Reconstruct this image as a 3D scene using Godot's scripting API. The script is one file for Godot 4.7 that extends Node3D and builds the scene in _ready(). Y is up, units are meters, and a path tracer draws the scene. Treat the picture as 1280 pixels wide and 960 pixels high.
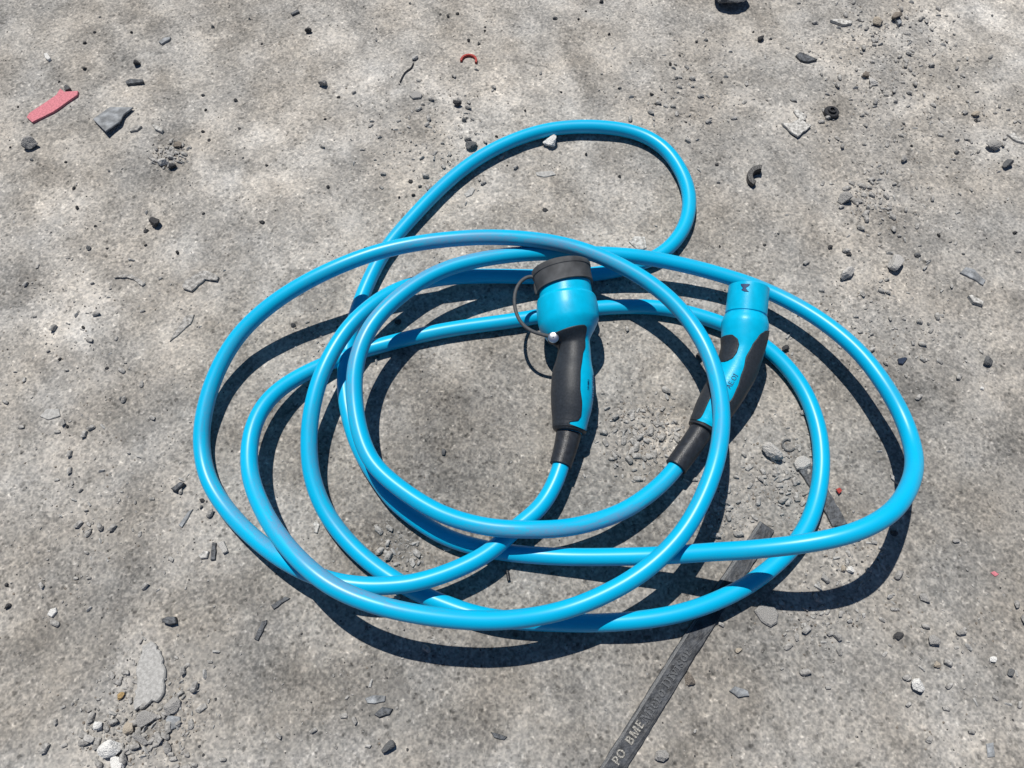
extends Node3D
# A coiled blue charging cable lying on dusty concrete. Units are metres; the camera stands over the origin and looks down towards -z.

var rng := RandomNumberGenerator.new()
var swell := FastNoiseLite.new()
var rough := FastNoiseLite.new()
var lumps := FastNoiseLite.new()
var M := {}
var used := {}

# ---------------------------------------------------------------- naming
func numbered(called: String) -> String:
	var k: int = used.get(called, 0)
	used[called] = k + 1
	return called if k == 0 else "%s_%03d" % [called, k]

func tag(o: Node, label := "", category := "", group := "", kind := "") -> Node:
	if label: o.set_meta("label", label)
	if category: o.set_meta("category", category)
	if group: o.set_meta("group", group)
	if kind: o.set_meta("kind", kind)
	return o

func mesh_node(called: String, mesh: Mesh, mat: Material, parent: Node = null) -> MeshInstance3D:
	var o := MeshInstance3D.new()
	o.mesh = mesh
	if mat: o.material_override = mat
	if parent == null:
		o.name = numbered(called)
		add_child(o, true)
	else:
		o.name = called
		parent.add_child(o, true)
	return o

# ---------------------------------------------------------------- shapes
func tri(st: SurfaceTool, a: Vector3, b: Vector3, c: Vector3, out: Vector3) -> void:
	if (c - a).cross(b - a).dot(out) < 0.0:
		var t := b; b = c; c = t
	st.add_vertex(a); st.add_vertex(b); st.add_vertex(c)

func catmull(p0, p1, p2, p3, t: float):
	return 0.5 * ((2.0 * p1) + (p2 - p0) * t + (2.0 * p0 - 5.0 * p1 + 4.0 * p2 - p3) * t * t + (3.0 * p1 - p0 - 3.0 * p2 + p3) * t * t * t)

func resample(pts: PackedVector3Array, step: float) -> PackedVector3Array:
	# a smooth curve through the points, at even steps
	var fine := PackedVector3Array()
	var n := pts.size()
	for i in n - 1:
		var a: Vector3 = pts[maxi(i - 1, 0)] if i > 0 else pts[0] * 2.0 - pts[1]
		var d: Vector3 = pts[i + 2] if i < n - 2 else pts[n - 1] * 2.0 - pts[n - 2]
		for k in 24:
			fine.append(catmull(a, pts[i], pts[i + 1], d, k / 24.0))
	fine.append(pts[n - 1])
	# ease out the small kinks left by the measuring
	for turn in 60:
		var prev := fine[0]
		for i in range(1, fine.size() - 1):
			var here := fine[i]
			fine[i] = here * 0.5 + (prev + fine[i + 1]) * 0.25
			prev = here
	var out := PackedVector3Array([fine[0]])
	var rest := step
	for i in fine.size() - 1:
		var a := fine[i]
		var d := fine[i + 1] - a
		var l := d.length()
		while l > 0.0 and rest <= l:
			out.append(a + d * (rest / l))
			rest += step
		rest -= l
	return out

func tube(pts: PackedVector3Array, r: float, sides: int, caps := true) -> ArrayMesh:
	var st := SurfaceTool.new()
	st.begin(Mesh.PRIMITIVE_TRIANGLES)
	var n := pts.size()
	for i in n:
		var t := (pts[mini(i + 1, n - 1)] - pts[maxi(i - 1, 0)]).normalized()
		var s := t.cross(Vector3.UP)
		s = Vector3.RIGHT if s.length() < 0.01 else s.normalized()
		var u := s.cross(t)
		for k in sides + 1:
			var a := TAU * k / sides
			var d := s * cos(a) + u * sin(a)
			st.set_normal(d)
			st.set_uv(Vector2(i * 0.1, float(k) / sides))
			st.add_vertex(pts[i] + d * r)
	var row := sides + 1
	for i in n - 1:
		for k in sides:
			var a := i * row + k
			for v in [a, a + row, a + 1, a + 1, a + row, a + row + 1]: st.add_index(v)
	return flipped_tube(st.commit(), pts[0])

# A body of round sections along a bent axis: Vector4(x, y, z, radius) per station, from the nose to the cable.
func axis(stations: Array, sub: int) -> Dictionary:
	var n := stations.size()
	var p := PackedVector3Array(); var r := PackedFloat32Array(); var tt := PackedFloat32Array()
	for i in n - 1:
		var q: Array = []
		for k in [-1, 0, 1, 2]: q.append(stations[clampi(i + k, 0, n - 1)])
		var d0: float = q[1].w - q[0].w; var d1: float = q[2].w - q[1].w; var d2: float = q[3].w - q[2].w
		var m1 := 0.0 if d0 * d1 <= 0.0 else 2.0 * d0 * d1 / (d0 + d1)
		var m2 := 0.0 if d1 * d2 <= 0.0 else 2.0 * d1 * d2 / (d1 + d2)
		for k in sub:
			var t := float(k) / sub
			var a := Vector3(q[1].x, q[1].y, q[1].z); var b := Vector3(q[2].x, q[2].y, q[2].z)
			p.append(a.lerp(b, t))
			var h := t * t * (3.0 - 2.0 * t)
			r.append(q[1].w * (1.0 - h) + q[2].w * h + m1 * (t * t * t - 2.0 * t * t + t) + m2 * (t * t * t - t * t))
			tt.append(i + t)
	var last: Vector4 = stations[n - 1]
	p.append(Vector3(last.x, last.y, last.z)); r.append(last.w); tt.append(n - 1)
	var len := PackedFloat32Array([0.0])
	for i in range(1, p.size()): len.append(len[i - 1] + p[i].distance_to(p[i - 1]))
	# ease the bends of the axis
	var q2 := p.duplicate()
	for i in p.size():
		var acc := Vector3.ZERO; var w := 0.0
		var win := minf(0.009, minf(len[i], len[len.size() - 1] - len[i]))
		for k in p.size():
			var g := absf(len[k] - len[i])
			if g <= win + 1e-6:
				var ww := (1.0 - g / (win + 1e-4)) * ((len[mini(k + 1, len.size() - 1)] - len[maxi(k - 1, 0)]) + 1e-5)
				acc += p[k] * ww; w += ww
		q2[i] = acc / w
	var s := PackedVector3Array(); var u := PackedVector3Array()
	for i in p.size():
		var a := i; var b := i
		while a > 0 and len[i] - len[a] < 0.006: a -= 1
		while b < p.size() - 1 and len[b] - len[i] < 0.006: b += 1
		var t := (q2[b] - q2[a]).normalized()
		var side := t.cross(Vector3.UP).normalized()
		if side.x < 0.0: side = -side
		var up := side.cross(t)
		if up.y < 0.0: up = -up
		s.append(side); u.append(up)
	return {"p": q2, "r": r, "t": tt, "s": s, "u": u, "len": len}

func on(ax: Dictionary, i: int, phi: float, off := 0.0) -> Vector3:
	return ax.p[i] + (ax.s[i] * cos(phi) + ax.u[i] * sin(phi)) * (ax.r[i] + off)

func grid_mesh(rows: Array, closed: bool, skip := {}) -> ArrayMesh:
	# rows of points; smooth normals from the points themselves
	var st := SurfaceTool.new()
	st.begin(Mesh.PRIMITIVE_TRIANGLES)
	var n := rows.size(); var m: int = rows[0].size()
	for i in n:
		for k in m:
			var dv: Vector3 = rows[mini(i + 1, n - 1)][k] - rows[maxi(i - 1, 0)][k]
			var ka := k - 1; var kb := k + 1
			if closed:
				ka = (m - 2) if k == 0 else k - 1
				kb = 1 if k == m - 1 else k + 1
			else:
				ka = maxi(ka, 0); kb = mini(kb, m - 1)
			var du: Vector3 = rows[i][kb] - rows[i][ka]
			var nn := dv.cross(du)
			var c := Vector3.ZERO
			st.set_normal(nn.normalized() if nn.length() > 1e-12 else Vector3.UP)
			st.set_uv(Vector2(float(k) / (m - 1), float(i) / (n - 1)))
			st.add_vertex(rows[i][k])
	for i in n - 1:
		for k in m - 1:
			if skip.has(i * 1000 + k): continue
			var a := i * m + k
			for v in [a, a + 1, a + m, a + 1, a + m + 1, a + m]: st.add_index(v)
	return st.commit()

func flipped_if_inward(mesh: ArrayMesh, centre: Vector3) -> ArrayMesh:
	var arr := mesh.surface_get_arrays(0)
	var v: PackedVector3Array = arr[Mesh.ARRAY_VERTEX]; var nn: PackedVector3Array = arr[Mesh.ARRAY_NORMAL]
	var vote := 0.0
	for i in range(0, v.size(), 7): vote += nn[i].dot(v[i] - centre)
	var idx: PackedInt32Array = arr[Mesh.ARRAY_INDEX]
	if vote < 0.0:
		for i in nn.size(): nn[i] = -nn[i]
	# make the winding agree with the normals
	var good := 0
	for i in range(0, idx.size() - 2, 3):
		var f := (v[idx[i + 2]] - v[idx[i]]).cross(v[idx[i + 1]] - v[idx[i]])
		good += 1 if f.dot(nn[idx[i]]) >= 0.0 else -1
	if good < 0:
		for i in range(0, idx.size() - 2, 3):
			var t := idx[i + 1]; idx[i + 1] = idx[i + 2]; idx[i + 2] = t
	arr[Mesh.ARRAY_NORMAL] = nn; arr[Mesh.ARRAY_INDEX] = idx
	var out := ArrayMesh.new()
	out.add_surface_from_arrays(Mesh.PRIMITIVE_TRIANGLES, arr)
	return out

func loft(stations: Array, sub: int, sides: int, notch := {}) -> ArrayMesh:
	var ax := axis(stations, sub)
	var rows := []; var skip := {}
	for i in ax.p.size():
		var row := PackedVector3Array()
		for k in sides + 1: row.append(on(ax, i, TAU * (k % sides) / sides))
		rows.append(row)
		if notch and ax.t[i] >= notch.t0 and ax.t[i] < notch.t1:
			for k in sides:
				if k >= notch.k0 and k < notch.k1: skip[i * 1000 + k] = true
	return flipped_if_inward(grid_mesh(rows, true, skip), ax.p[ax.p.size() / 2])

# A moulded patch that lies over a loft: table rows are [t, first angle, last angle] in degrees.
func patch(stations: Array, table: Array, off: float, sub := 14, across := 44) -> ArrayMesh:
	var ax := axis(stations, sub)
	var rows := []
	var t0: float = table[0][0]; var t1: float = table[table.size() - 1][0]
	var first := -1; var last := -1
	for i in ax.p.size():
		if ax.t[i] >= t0 and ax.t[i] <= t1:
			if first < 0: first = i
			last = i
	var mid: Vector3 = ax.p[(first + last) / 2]
	for i in range(first, last + 1):
		var t: float = ax.t[i]
		var j := 0
		while j < table.size() - 2 and table[j + 1][0] < t: j += 1
		var f := clampf((t - table[j][0]) / (table[j + 1][0] - table[j][0]), 0.0, 1.0)
		f = f * f * (3.0 - 2.0 * f) * 0.5 + f * 0.5
		var a := deg_to_rad(lerpf(table[j][1], table[j + 1][1], f))
		var b := deg_to_rad(lerpf(table[j][2], table[j + 1][2], f))
		var end := minf(ax.len[i] - ax.len[first], ax.len[last] - ax.len[i])
		var row := PackedVector3Array()
		for k in across + 1:
			var x := float(k) / across
			x = x - 0.10 * sin(TAU * x)          # closer rows near the edges
			var phi := lerpf(a, b, x)
			var edge := minf(minf(x, 1.0 - x) * absf(b - a) * ax.r[i], end)
			var rise := sqrt(clampf(1.0 - pow(1.0 - clampf(edge / 0.0012, 0.0, 1.0), 2.0), 0.0, 1.0))
			row.append(on(ax, i, phi, -0.0006 + (off + 0.0006) * rise))
		rows.append(row)
	return flipped_if_inward(grid_mesh(rows, false), mid)

func rock(seed: int, sub: int, squash: float, cut: float, strikes := 11) -> ArrayMesh:
	# a knocked-about stone: a ball with planes struck off it, unit size, standing on its base
	var r := RandomNumberGenerator.new()
	r.seed = seed
	var planes := []
	for k in strikes:
		var d := Vector3(r.randf_range(-1, 1), r.randf_range(-1, 1), r.randf_range(-1, 1)).normalized()
		planes.append([d, r.randf_range(cut - 0.14, 0.95)])
	var g := (1.0 + sqrt(5.0)) / 2.0
	var v := [Vector3(-1, g, 0), Vector3(1, g, 0), Vector3(-1, -g, 0), Vector3(1, -g, 0), Vector3(0, -1, g), Vector3(0, 1, g), Vector3(0, -1, -g), Vector3(0, 1, -g), Vector3(g, 0, -1), Vector3(g, 0, 1), Vector3(-g, 0, -1), Vector3(-g, 0, 1)]
	var faces := []
	for s in ["0 11 5", "0 5 1", "0 1 7", "0 7 10", "0 10 11", "1 5 9", "5 11 4", "11 10 2", "10 7 6", "7 1 8", "3 9 4", "3 4 2", "3 2 6", "3 6 8", "3 8 9", "4 9 5", "2 4 11", "6 2 10", "8 6 7", "9 8 1"]:
		var q: PackedStringArray = s.split(" ")
		faces.append([v[int(q[0])].normalized(), v[int(q[1])].normalized(), v[int(q[2])].normalized()])
	for level in sub:
		var more := []
		for f in faces:
			var ab: Vector3 = (f[0] + f[1]).normalized(); var bc: Vector3 = (f[1] + f[2]).normalized(); var ca: Vector3 = (f[2] + f[0]).normalized()
			more.append_array([[f[0], ab, ca], [ab, f[1], bc], [ca, bc, f[2]], [ab, bc, ca]])
		faces = more
	lumps.seed = seed
	var stretch := Vector3(1.0, squash, r.randf_range(0.62, 0.9))
	var shaped := func(d: Vector3) -> Vector3:
		var l := 1.0
		for p in planes:
			var c: float = d.dot(p[0])
			if c > 0.02: l = minf(l, p[1] / c)
		l *= 1.0 + 0.13 * lumps.get_noise_3d(d.x * 60.0, d.y * 60.0, d.z * 60.0) + 0.05 * lumps.get_noise_3d(d.x * 260.0, d.y * 260.0, d.z * 260.0)
		return d * l * stretch * 0.5
	var st := SurfaceTool.new()
	st.begin(Mesh.PRIMITIVE_TRIANGLES)
	st.set_smooth_group(-1)
	for f in faces:
		var a: Vector3 = (shaped as Callable).call(f[0]); var b: Vector3 = (shaped as Callable).call(f[1]); var c: Vector3 = (shaped as Callable).call(f[2])
		var lift := Vector3(0, squash * 0.36, 0)
		tri(st, a + lift, b + lift, c + lift, a + b + c)
	st.generate_normals()
	return st.commit()

func outline(pts: Array, jag: float, seed: int, step := 0.004) -> PackedVector2Array:
	# the outline with short, uneven steps along its edges
	var r := RandomNumberGenerator.new()
	r.seed = seed
	var out := PackedVector2Array()
	for i in pts.size():
		var a: Vector2 = pts[i]; var b: Vector2 = pts[(i + 1) % pts.size()]
		var n := maxi(1, int(a.distance_to(b) / step))
		var side := (b - a).orthogonal().normalized()
		for k in n:
			out.append(a.lerp(b, float(k) / n) + (side * r.randf_range(-jag, jag) if k > 0 else Vector2.ZERO))
	return out

# A broken flat piece: outline in ground coordinates about its middle, thickness, and how its edges are chamfered.
func flake(pts: PackedVector2Array, thick: float, chamfer: float, warp := 0.0, seed := 1) -> ArrayMesh:
	var st := SurfaceTool.new()
	st.begin(Mesh.PRIMITIVE_TRIANGLES)
	st.set_smooth_group(-1)
	var mid := Vector2.ZERO
	for p in pts: mid += p
	mid /= pts.size()
	lumps.seed = seed
	var bend := func(p: Vector2, y: float) -> Vector3:
		return Vector3(p.x, y + warp * lumps.get_noise_2d(p.x * 1400.0, p.y * 1400.0), p.y)
	var inner := PackedVector2Array()
	for p in pts: inner.append(p + (mid - p).normalized() * minf(chamfer, p.distance_to(mid) * 0.5))
	var n := pts.size()
	for i in n:
		var j := (i + 1) % n
		var o := (pts[i] + pts[j]) * 0.5 - mid
		var out := Vector3(o.x, 0, o.y)
		var a: Vector3 = (bend as Callable).call(pts[i], 0.0); var b: Vector3 = (bend as Callable).call(pts[j], 0.0)
		var c: Vector3 = (bend as Callable).call(pts[j], thick - chamfer); var d: Vector3 = (bend as Callable).call(pts[i], thick - chamfer)
		var e: Vector3 = (bend as Callable).call(inner[i], thick); var f: Vector3 = (bend as Callable).call(inner[j], thick)
		tri(st, a, b, c, out); tri(st, a, c, d, out)
		tri(st, d, c, f, out + Vector3.UP * 0.01); tri(st, d, f, e, out + Vector3.UP * 0.01)
	var idx := Geometry2D.triangulate_polygon(inner)
	for i in range(0, idx.size() - 2, 3):
		tri(st, (bend as Callable).call(inner[idx[i]], thick), (bend as Callable).call(inner[idx[i + 1]], thick), (bend as Callable).call(inner[idx[i + 2]], thick), Vector3.UP)
	st.generate_normals()
	return st.commit()

# ---------------------------------------------------------------- ground height
func ground_at(x: float, z: float) -> float:
	var h := 0.0016 * swell.get_noise_2d(x, z) + 0.0007 * rough.get_noise_2d(x, z)
	return h

func on_ground(g: Vector2, lift := 0.0) -> Vector3:
	return Vector3(g.x, ground_at(g.x, g.y) + lift, g.y)

# ---------------------------------------------------------------- textures
func noise_bytes(seed: int, freq: float, oct: int, w: int, h: int, type := FastNoiseLite.TYPE_SIMPLEX, gain := 0.5) -> PackedByteArray:
	var n := FastNoiseLite.new()
	n.seed = seed; n.noise_type = type; n.frequency = freq
	n.fractal_type = FastNoiseLite.FRACTAL_FBM if oct > 1 else FastNoiseLite.FRACTAL_NONE
	n.fractal_octaves = maxi(oct, 1); n.fractal_gain = gain
	if type == FastNoiseLite.TYPE_CELLULAR:
		n.cellular_return_type = FastNoiseLite.RETURN_CELL_VALUE
		n.cellular_jitter = 1.0
	var img := n.get_image(w, h, false, false, false)
	img.convert(Image.FORMAT_L8)
	return img.get_data()

func make_ground_textures() -> Array:
	var w := 2048; var h := 1536                     # 2.2 m by 1.65 m of concrete
	var low := noise_bytes(3, 0.0032, 3, w, h)
	var mid := noise_bytes(11, 0.011, 6, w, h, FastNoiseLite.TYPE_SIMPLEX, 0.62)
	var fine := noise_bytes(23, 0.11, 4, w, h, FastNoiseLite.TYPE_SIMPLEX, 0.72)
	var grain := noise_bytes(31, 0.55, 2, w, h, FastNoiseLite.TYPE_VALUE, 0.8)
	var cell := noise_bytes(41, 0.36, 1, w, h, FastNoiseLite.TYPE_CELLULAR)
	var tint := noise_bytes(53, 0.007, 3, w, h)
	var skin := noise_bytes(67, 0.0055, 6, w, h, FastNoiseLite.TYPE_SIMPLEX, 0.66)
	var dust := noise_bytes(61, 0.0075, 5, w, h, FastNoiseLite.TYPE_SIMPLEX, 0.6)
	# stains and dusty places: centre, radius, how much darker or lighter
	var blots := [
		[Vector2(0, -0.1525), 0.42, -0.04], [Vector2(0.414, -0.1685), 0.32, -0.035], [Vector2(-0.3541, -0.1525), 0.3, -0.02], [Vector2(-0.0682, -0.2621), 0.16, -0.075], [Vector2(-0.0352, -0.3267), 0.09, -0.04], [Vector2(0, -0.1685), 0.12, -0.04], [Vector2(0.1989, -0.0617), 0.15, -0.05], [Vector2(0.4584, -0.2532), 0.17, -0.05], [Vector2(0.3773, -0.3656), 0.1, -0.03],
		[Vector2(-0.4034, -0.1212), 0.16, -0.03], [Vector2(-0.22, -0.0475), 0.12, -0.03], [Vector2(0.2854, -0.561), 0.12, -0.045], [Vector2(-0.4339, -0.7905), 0.05, -0.05], [Vector2(-0.5041, -0.6159), 0.07, -0.035], [Vector2(0.1197, -0.7977), 0.06, -0.05], [Vector2(0.5692, -0.5551), 0.05, -0.05],
		[Vector2(-0.3109, -0.68), 0.10, 0.085], [Vector2(-0.5565, -0.6034), 0.07, 0.07], [Vector2(0, -0.8124), 0.16, 0.05], [Vector2(-0.1866, -0.8197), 0.07, 0.06], [Vector2(-0.3592, -0.7619), 0.05, 0.06], [Vector2(-0.526, -0.4589), 0.09, 0.06], [Vector2(-0.0407, -0.6347), 0.15, 0.03],
		[Vector2(0.6819, -0.9522), 0.16, 0.07], [Vector2(0.3975, -0.8346), 0.08, 0.05], [Vector2(0.5484, -0.769), 0.1, 0.04], [Vector2(0.1393, -0.3031), 0.05, 0.05], [Vector2(0.2731, -0.0475), 0.08, 0.035], [Vector2(0.2767, -0.2893), 0.07, 0.05], [Vector2(0.338, -0.1525), 0.07, 0.03], [Vector2(-0.3504, -0.0546), 0.08, 0.03],
		[Vector2(-0.2481, -0.8881), 0.1, 0.02], [Vector2(0.3838, -0.561), 0.07, 0.03], [Vector2(-0.1468, -0.1767), 0.06, -0.04], [Vector2(-0.3328, -0.1685), 0.06, 0.03], [Vector2(-0.091, -0.0475), 0.09, -0.02]]
	var gw := 128; var gh := 96
	var field := PackedFloat32Array(); field.resize((gw + 1) * (gh + 1))
	for j in gh + 1:
		for i in gw + 1:
			var p := Vector2(-1.1 + 2.2 * i / gw, -1.4 + 1.65 * j / gh)
			var f := 0.0
			for b in blots:
				var d: float = p.distance_to(b[0]) / b[1]
				if d < 1.6: f += b[2] * exp(-d * d * 2.2)
			field[j * (gw + 1) + i] = f
	var rgb := PackedByteArray(); rgb.resize(w * h * 3)
	var hgt := PackedByteArray(); hgt.resize(w * h)
	for j in h:
		var fj := float(j) / h * gh; var j0 := int(fj); fj -= j0
		for i in w:
			var fi := float(i) / w * gw; var i0 := int(fi); fi -= i0
			var o := j0 * (gw + 1) + i0
			var f := lerpf(lerpf(field[o], field[o + 1], fi), lerpf(field[o + gw + 1], field[o + gw + 2], fi), fj)
			var at := j * w + i
			var m := mid[at] / 255.0 - 0.5; var fn := fine[at] / 255.0 - 0.5; var gr := grain[at] / 255.0 - 0.5; var c := cell[at] / 255.0
			var patchy := clampf(0.5 + 2.2 * m, 0.0, 1.0)
			var stain := clampf((m + 0.30 * fn + 0.30 * gr) * 2.4, -0.5, 0.5)
			var v := 0.565 + f * (0.6 + 0.8 * patchy) + 0.055 * (low[at] / 255.0 - 0.5) + 0.082 * stain + 0.09 * fn + 0.24 * gr
			var du := dust[at] / 255.0 + 0.12 * fn + 0.10 * gr
			if du > 0.6: v += minf((du - 0.6) * 0.35, 0.032)
			elif du < 0.36: v -= minf((0.36 - du) * 0.4, 0.035)
			if c > 0.95: v += 0.05 + gr * 0.25
			elif c < 0.03: v -= 0.11
			# a thin skin of harder cement that has scaled off in places
			var sk := clampf((skin[at] / 255.0 - 0.535) * 26.0, 0.0, 1.0)
			v += 0.022 - 0.048 * sk
			v = clampf(v, 0.12, 0.88)
			var t := (tint[at] / 255.0 - 0.5) * 0.03 - 0.002 + 0.02 * (gr + fn)
			rgb[at * 3] = int(clampf(v * (1.014 + t), 0.0, 1.0) * 255.0)
			rgb[at * 3 + 1] = int(v * 255.0 * (0.990 + 0.1 * t))
			rgb[at * 3 + 2] = int(clampf(v * (0.953 - t), 0.0, 1.0) * 255.0)
			var hh := 0.42 + (0.30 - 0.12 * sk) * fn + (0.36 - 0.10 * sk) * gr + 0.10 * m + 0.20 * sk
			if c > 0.95: hh += 0.12
			elif c < 0.03: hh -= 0.12
			hgt[at] = int(clampf(hh, 0.0, 1.0) * 255.0)
	var a := Image.create_from_data(w, h, false, Image.FORMAT_RGB8, rgb)
	var b2 := Image.create_from_data(w, h, false, Image.FORMAT_L8, hgt)
	return [ImageTexture.create_from_image(a), ImageTexture.create_from_image(b2)]

func make_cable_texture() -> ImageTexture:
	# four bands of the cable, one above the other: scuffs and dust rubbed into the blue jacket
	var w := 2048; var h := 512
	var streak := noise_bytes(71, 0.05, 4, w, h)
	var speck := noise_bytes(73, 0.3, 2, w, h, FastNoiseLite.TYPE_VALUE)
	var cloud := noise_bytes(79, 0.006, 3, w, h)
	var worn := [[1.8415, 0.10, 0.9], [1.7972, 0.05, 0.5], [6.6999, 0.09, 1.0], [6.2128, 0.12, 1.0], [6.2651, 0.08, 0.6], [0.8985, 0.07, 0.8], [1.0388, 0.09, 0.7], [0.507, 0.14, 0.35], [0.3659, 0.08, 0.5],
		[1.3076, 0.12, 0.4], [4.544, 0.2, 0.3], [3.4594, 0.12, 0.4], [6.3652, 0.1, 0.45], [5.8373, 0.12, 0.4], [5.6734, 0.1, 0.2]]
	var weight := PackedFloat32Array()
	for k in 4 * w:
		var s := (k / float(w)) * 1.75
		var f := 0.24
		for q in worn:
			var d: float = (s - q[0]) / q[1]
			f += q[2] * exp(-d * d)
		weight.append(minf(f, 1.0))
	var rgb := PackedByteArray(); rgb.resize(w * h * 3)
	for j in h:
		var band := j / 128
		var v := (j % 128) / 128.0
		var top := clampf(0.35 + 0.9 * cos((v - 0.30) * TAU), 0.0, 1.0)
		for i in w:
			var at := j * w + i
			var jj := band * 128 + int(v * 128.0)
			# long thin scratches: the noise is read four times slower along the cable
			var s := streak[(jj * w) + (i / 4)] / 255.0
			var n := speck[at] / 255.0
			var k := weight[band * w + i] * top
			var amount := clampf((s - 0.62 + 0.48 * k) * 6.0, 0.0, 1.0) * k * (0.35 + 0.65 * n)
			var fade := 0.06 * (cloud[at] / 255.0 - 0.5) + 0.03 * (n - 0.5) + 0.17 * k
			var r := fade - 0.03; var g := 0.670 + fade * 0.05; var b := 0.850 - fade * 0.12
			r = lerpf(maxf(r, 0.0), 0.46, amount * 0.85); g = lerpf(g, 0.53, amount * 0.8); b = lerpf(b, 0.68, amount * 0.8)
			rgb[at * 3] = int(clampf(r, 0, 1) * 255.0); rgb[at * 3 + 1] = int(clampf(g, 0, 1) * 255.0); rgb[at * 3 + 2] = int(clampf(b, 0, 1) * 255.0)
	return ImageTexture.create_from_image(Image.create_from_data(w, h, false, Image.FORMAT_RGB8, rgb))

func seamless(seed: int, freq: float, lo: float, hi: float, oct := 4, normal := false, type := FastNoiseLite.TYPE_SIMPLEX) -> Texture2D:
	var n := FastNoiseLite.new()
	n.seed = seed; n.frequency = freq; n.noise_type = type; n.fractal_octaves = oct
	var img := n.get_seamless_image(256, 256)
	img.convert(Image.FORMAT_RGB8)
	if normal:
		img.bump_map_to_normal_map(hi)
	else:
		var d := img.get_data()
		for i in d.size(): d[i] = int(lerpf(lo, hi, d[i] / 255.0) * 255.0)
		img = Image.create_from_data(256, 256, false, Image.FORMAT_RGB8, d)
	return ImageTexture.create_from_image(img)

func plain(c: Color, roughness: float, specular := 0.5) -> StandardMaterial3D:
	var m := StandardMaterial3D.new()
	m.albedo_color = c.linear_to_srgb()
	m.roughness = roughness
	m.metallic_specular = specular
	return m

func gritty(c: Color, roughness: float, tex: Texture2D, bump: Texture2D, scale: float, depth: float) -> StandardMaterial3D:
	var m := plain(c, roughness, 0.35)
	m.albedo_texture = tex
	m.uv1_triplanar = true; m.uv1_world_triplanar = true
	m.uv1_scale = Vector3.ONE * scale
	if bump:
		m.normal_enabled = true; m.normal_texture = bump; m.normal_scale = depth
	return m

func make_materials() -> void:
	var soil := seamless(5, 0.035, 0.80, 1.0, 5)
	var coarse := seamless(6, 0.09, 0.72, 1.0, 4)
	var bump := seamless(7, 0.06, 0.0, 9.0, 5, true)
	var pebbly := seamless(8, 0.16, 0.0, 5.0, 3, true)
	var g := make_ground_textures()
	var m := StandardMaterial3D.new()
	m.albedo_texture = g[0]; m.roughness = 0.93; m.metallic_specular = 0.3
	m.heightmap_enabled = true; m.heightmap_texture = g[1]; m.heightmap_scale = 0.27
	M.ground = m
	m = StandardMaterial3D.new()
	m.albedo_texture = make_cable_texture(); m.roughness = 0.34; m.metallic_specular = 0.40
	m.clearcoat_enabled = false
	M.cable = m
	M.blue = gritty(Color(0.0, 0.47, 0.75), 0.34, seamless(9, 0.02, 0.9, 1.0, 5), seamless(10, 0.2, 0.0, 2.0, 2, true), 14.0, 0.15)
	M.black = gritty(Color(0.040, 0.047, 0.058), 0.44, seamless(12, 0.05, 0.7, 1.0, 5), pebbly, 22.0, 0.16)
	M.boot = gritty(Color(0.038, 0.044, 0.055), 0.40, seamless(13, 0.03, 0.6, 1.0, 5), pebbly, 14.0, 0.12)
	M.cap = gritty(Color(0.105, 0.11, 0.118), 0.7, seamless(14, 0.02, 0.6, 1.0, 5), null, 9.0, 0.0)
	M.strap = gritty(Color(0.09, 0.094, 0.10), 0.6, soil, null, 20.0, 0.0)
	M.dark_hole = plain(Color(0.004, 0.02, 0.05), 0.8)
	M.ink = plain(Color(0.004, 0.03, 0.11), 0.6)
	M.steel = plain(Color(0.78, 0.78, 0.79), 0.34); M.steel.metallic = 1.0
	M.rubber = gritty(Color(0.085, 0.092, 0.105), 0.55, seamless(15, 0.03, 0.55, 1.0, 5), bump, 9.0, 0.18)
	M.rubber_worn = gritty(Color(0.19, 0.195, 0.20), 0.6, coarse, bump, 20.0, 0.3)
	M.rubber_letter = gritty(Color(0.12, 0.127, 0.138), 0.5, coarse, bump, 22.0, 0.2)
	M.chalk = gritty(Color(0.62, 0.60, 0.55), 0.9, seamless(16, 0.05, 0.45, 1.0, 4), bump, 40.0, 0.8)
	for e in [["stone_dark", Color(0.075, 0.075, 0.078)], ["stone_slate", Color(0.17, 0.175, 0.18)], ["stone_grey", Color(0.40, 0.39, 0.375)], ["stone_pale", Color(0.60, 0.585, 0.56)], ["stone_white", Color(0.88, 0.87, 0.84)], ["stone_tan", Color(0.50, 0.44, 0.36)], ["stone_brown", Color(0.27, 0.235, 0.20)], ["stone_amber", Color(0.52, 0.36, 0.17)], ["concrete", Color(0.44, 0.43, 0.415)]]:
		M[e[0]] = gritty(e[1], 0.88, coarse, bump, 34.0, 0.8)
	var patina := seamless(18, 0.022, 0.55, 1.0, 6)
	M.slate = gritty(Color(0.36, 0.38, 0.40), 0.55, patina, bump, 9.0, 0.25)
	M.slate_dark = gritty(Color(0.14, 0.15, 0.165), 0.55, patina, bump, 24.0, 0.3)
	M.flat_concrete = gritty(Color(0.46, 0.455, 0.44), 0.85, soil, bump, 22.0, 0.18)
	M.card = gritty(Color(0.74, 0.725, 0.69), 0.9, patina, bump, 26.0, 0.45)
	M.dusty = gritty(Color(0.54, 0.525, 0.50), 0.9, patina, bump, 26.0, 0.5)
	M.pink = gritty(Color(0.66, 0.22, 0.26), 0.6, soil, bump, 30.0, 0.3)
	M.red = gritty(Color(0.42, 0.055, 0.045), 0.5, soil, bump, 30.0, 0.3)
	M.plastic = gritty(Color(0.035, 0.036, 0.04), 0.4, soil, bump, 30.0, 0.2)
	M.glassy = gritty(Color(0.04, 0.055, 0.09), 0.25, soil, null, 30.0, 0.0)

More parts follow.
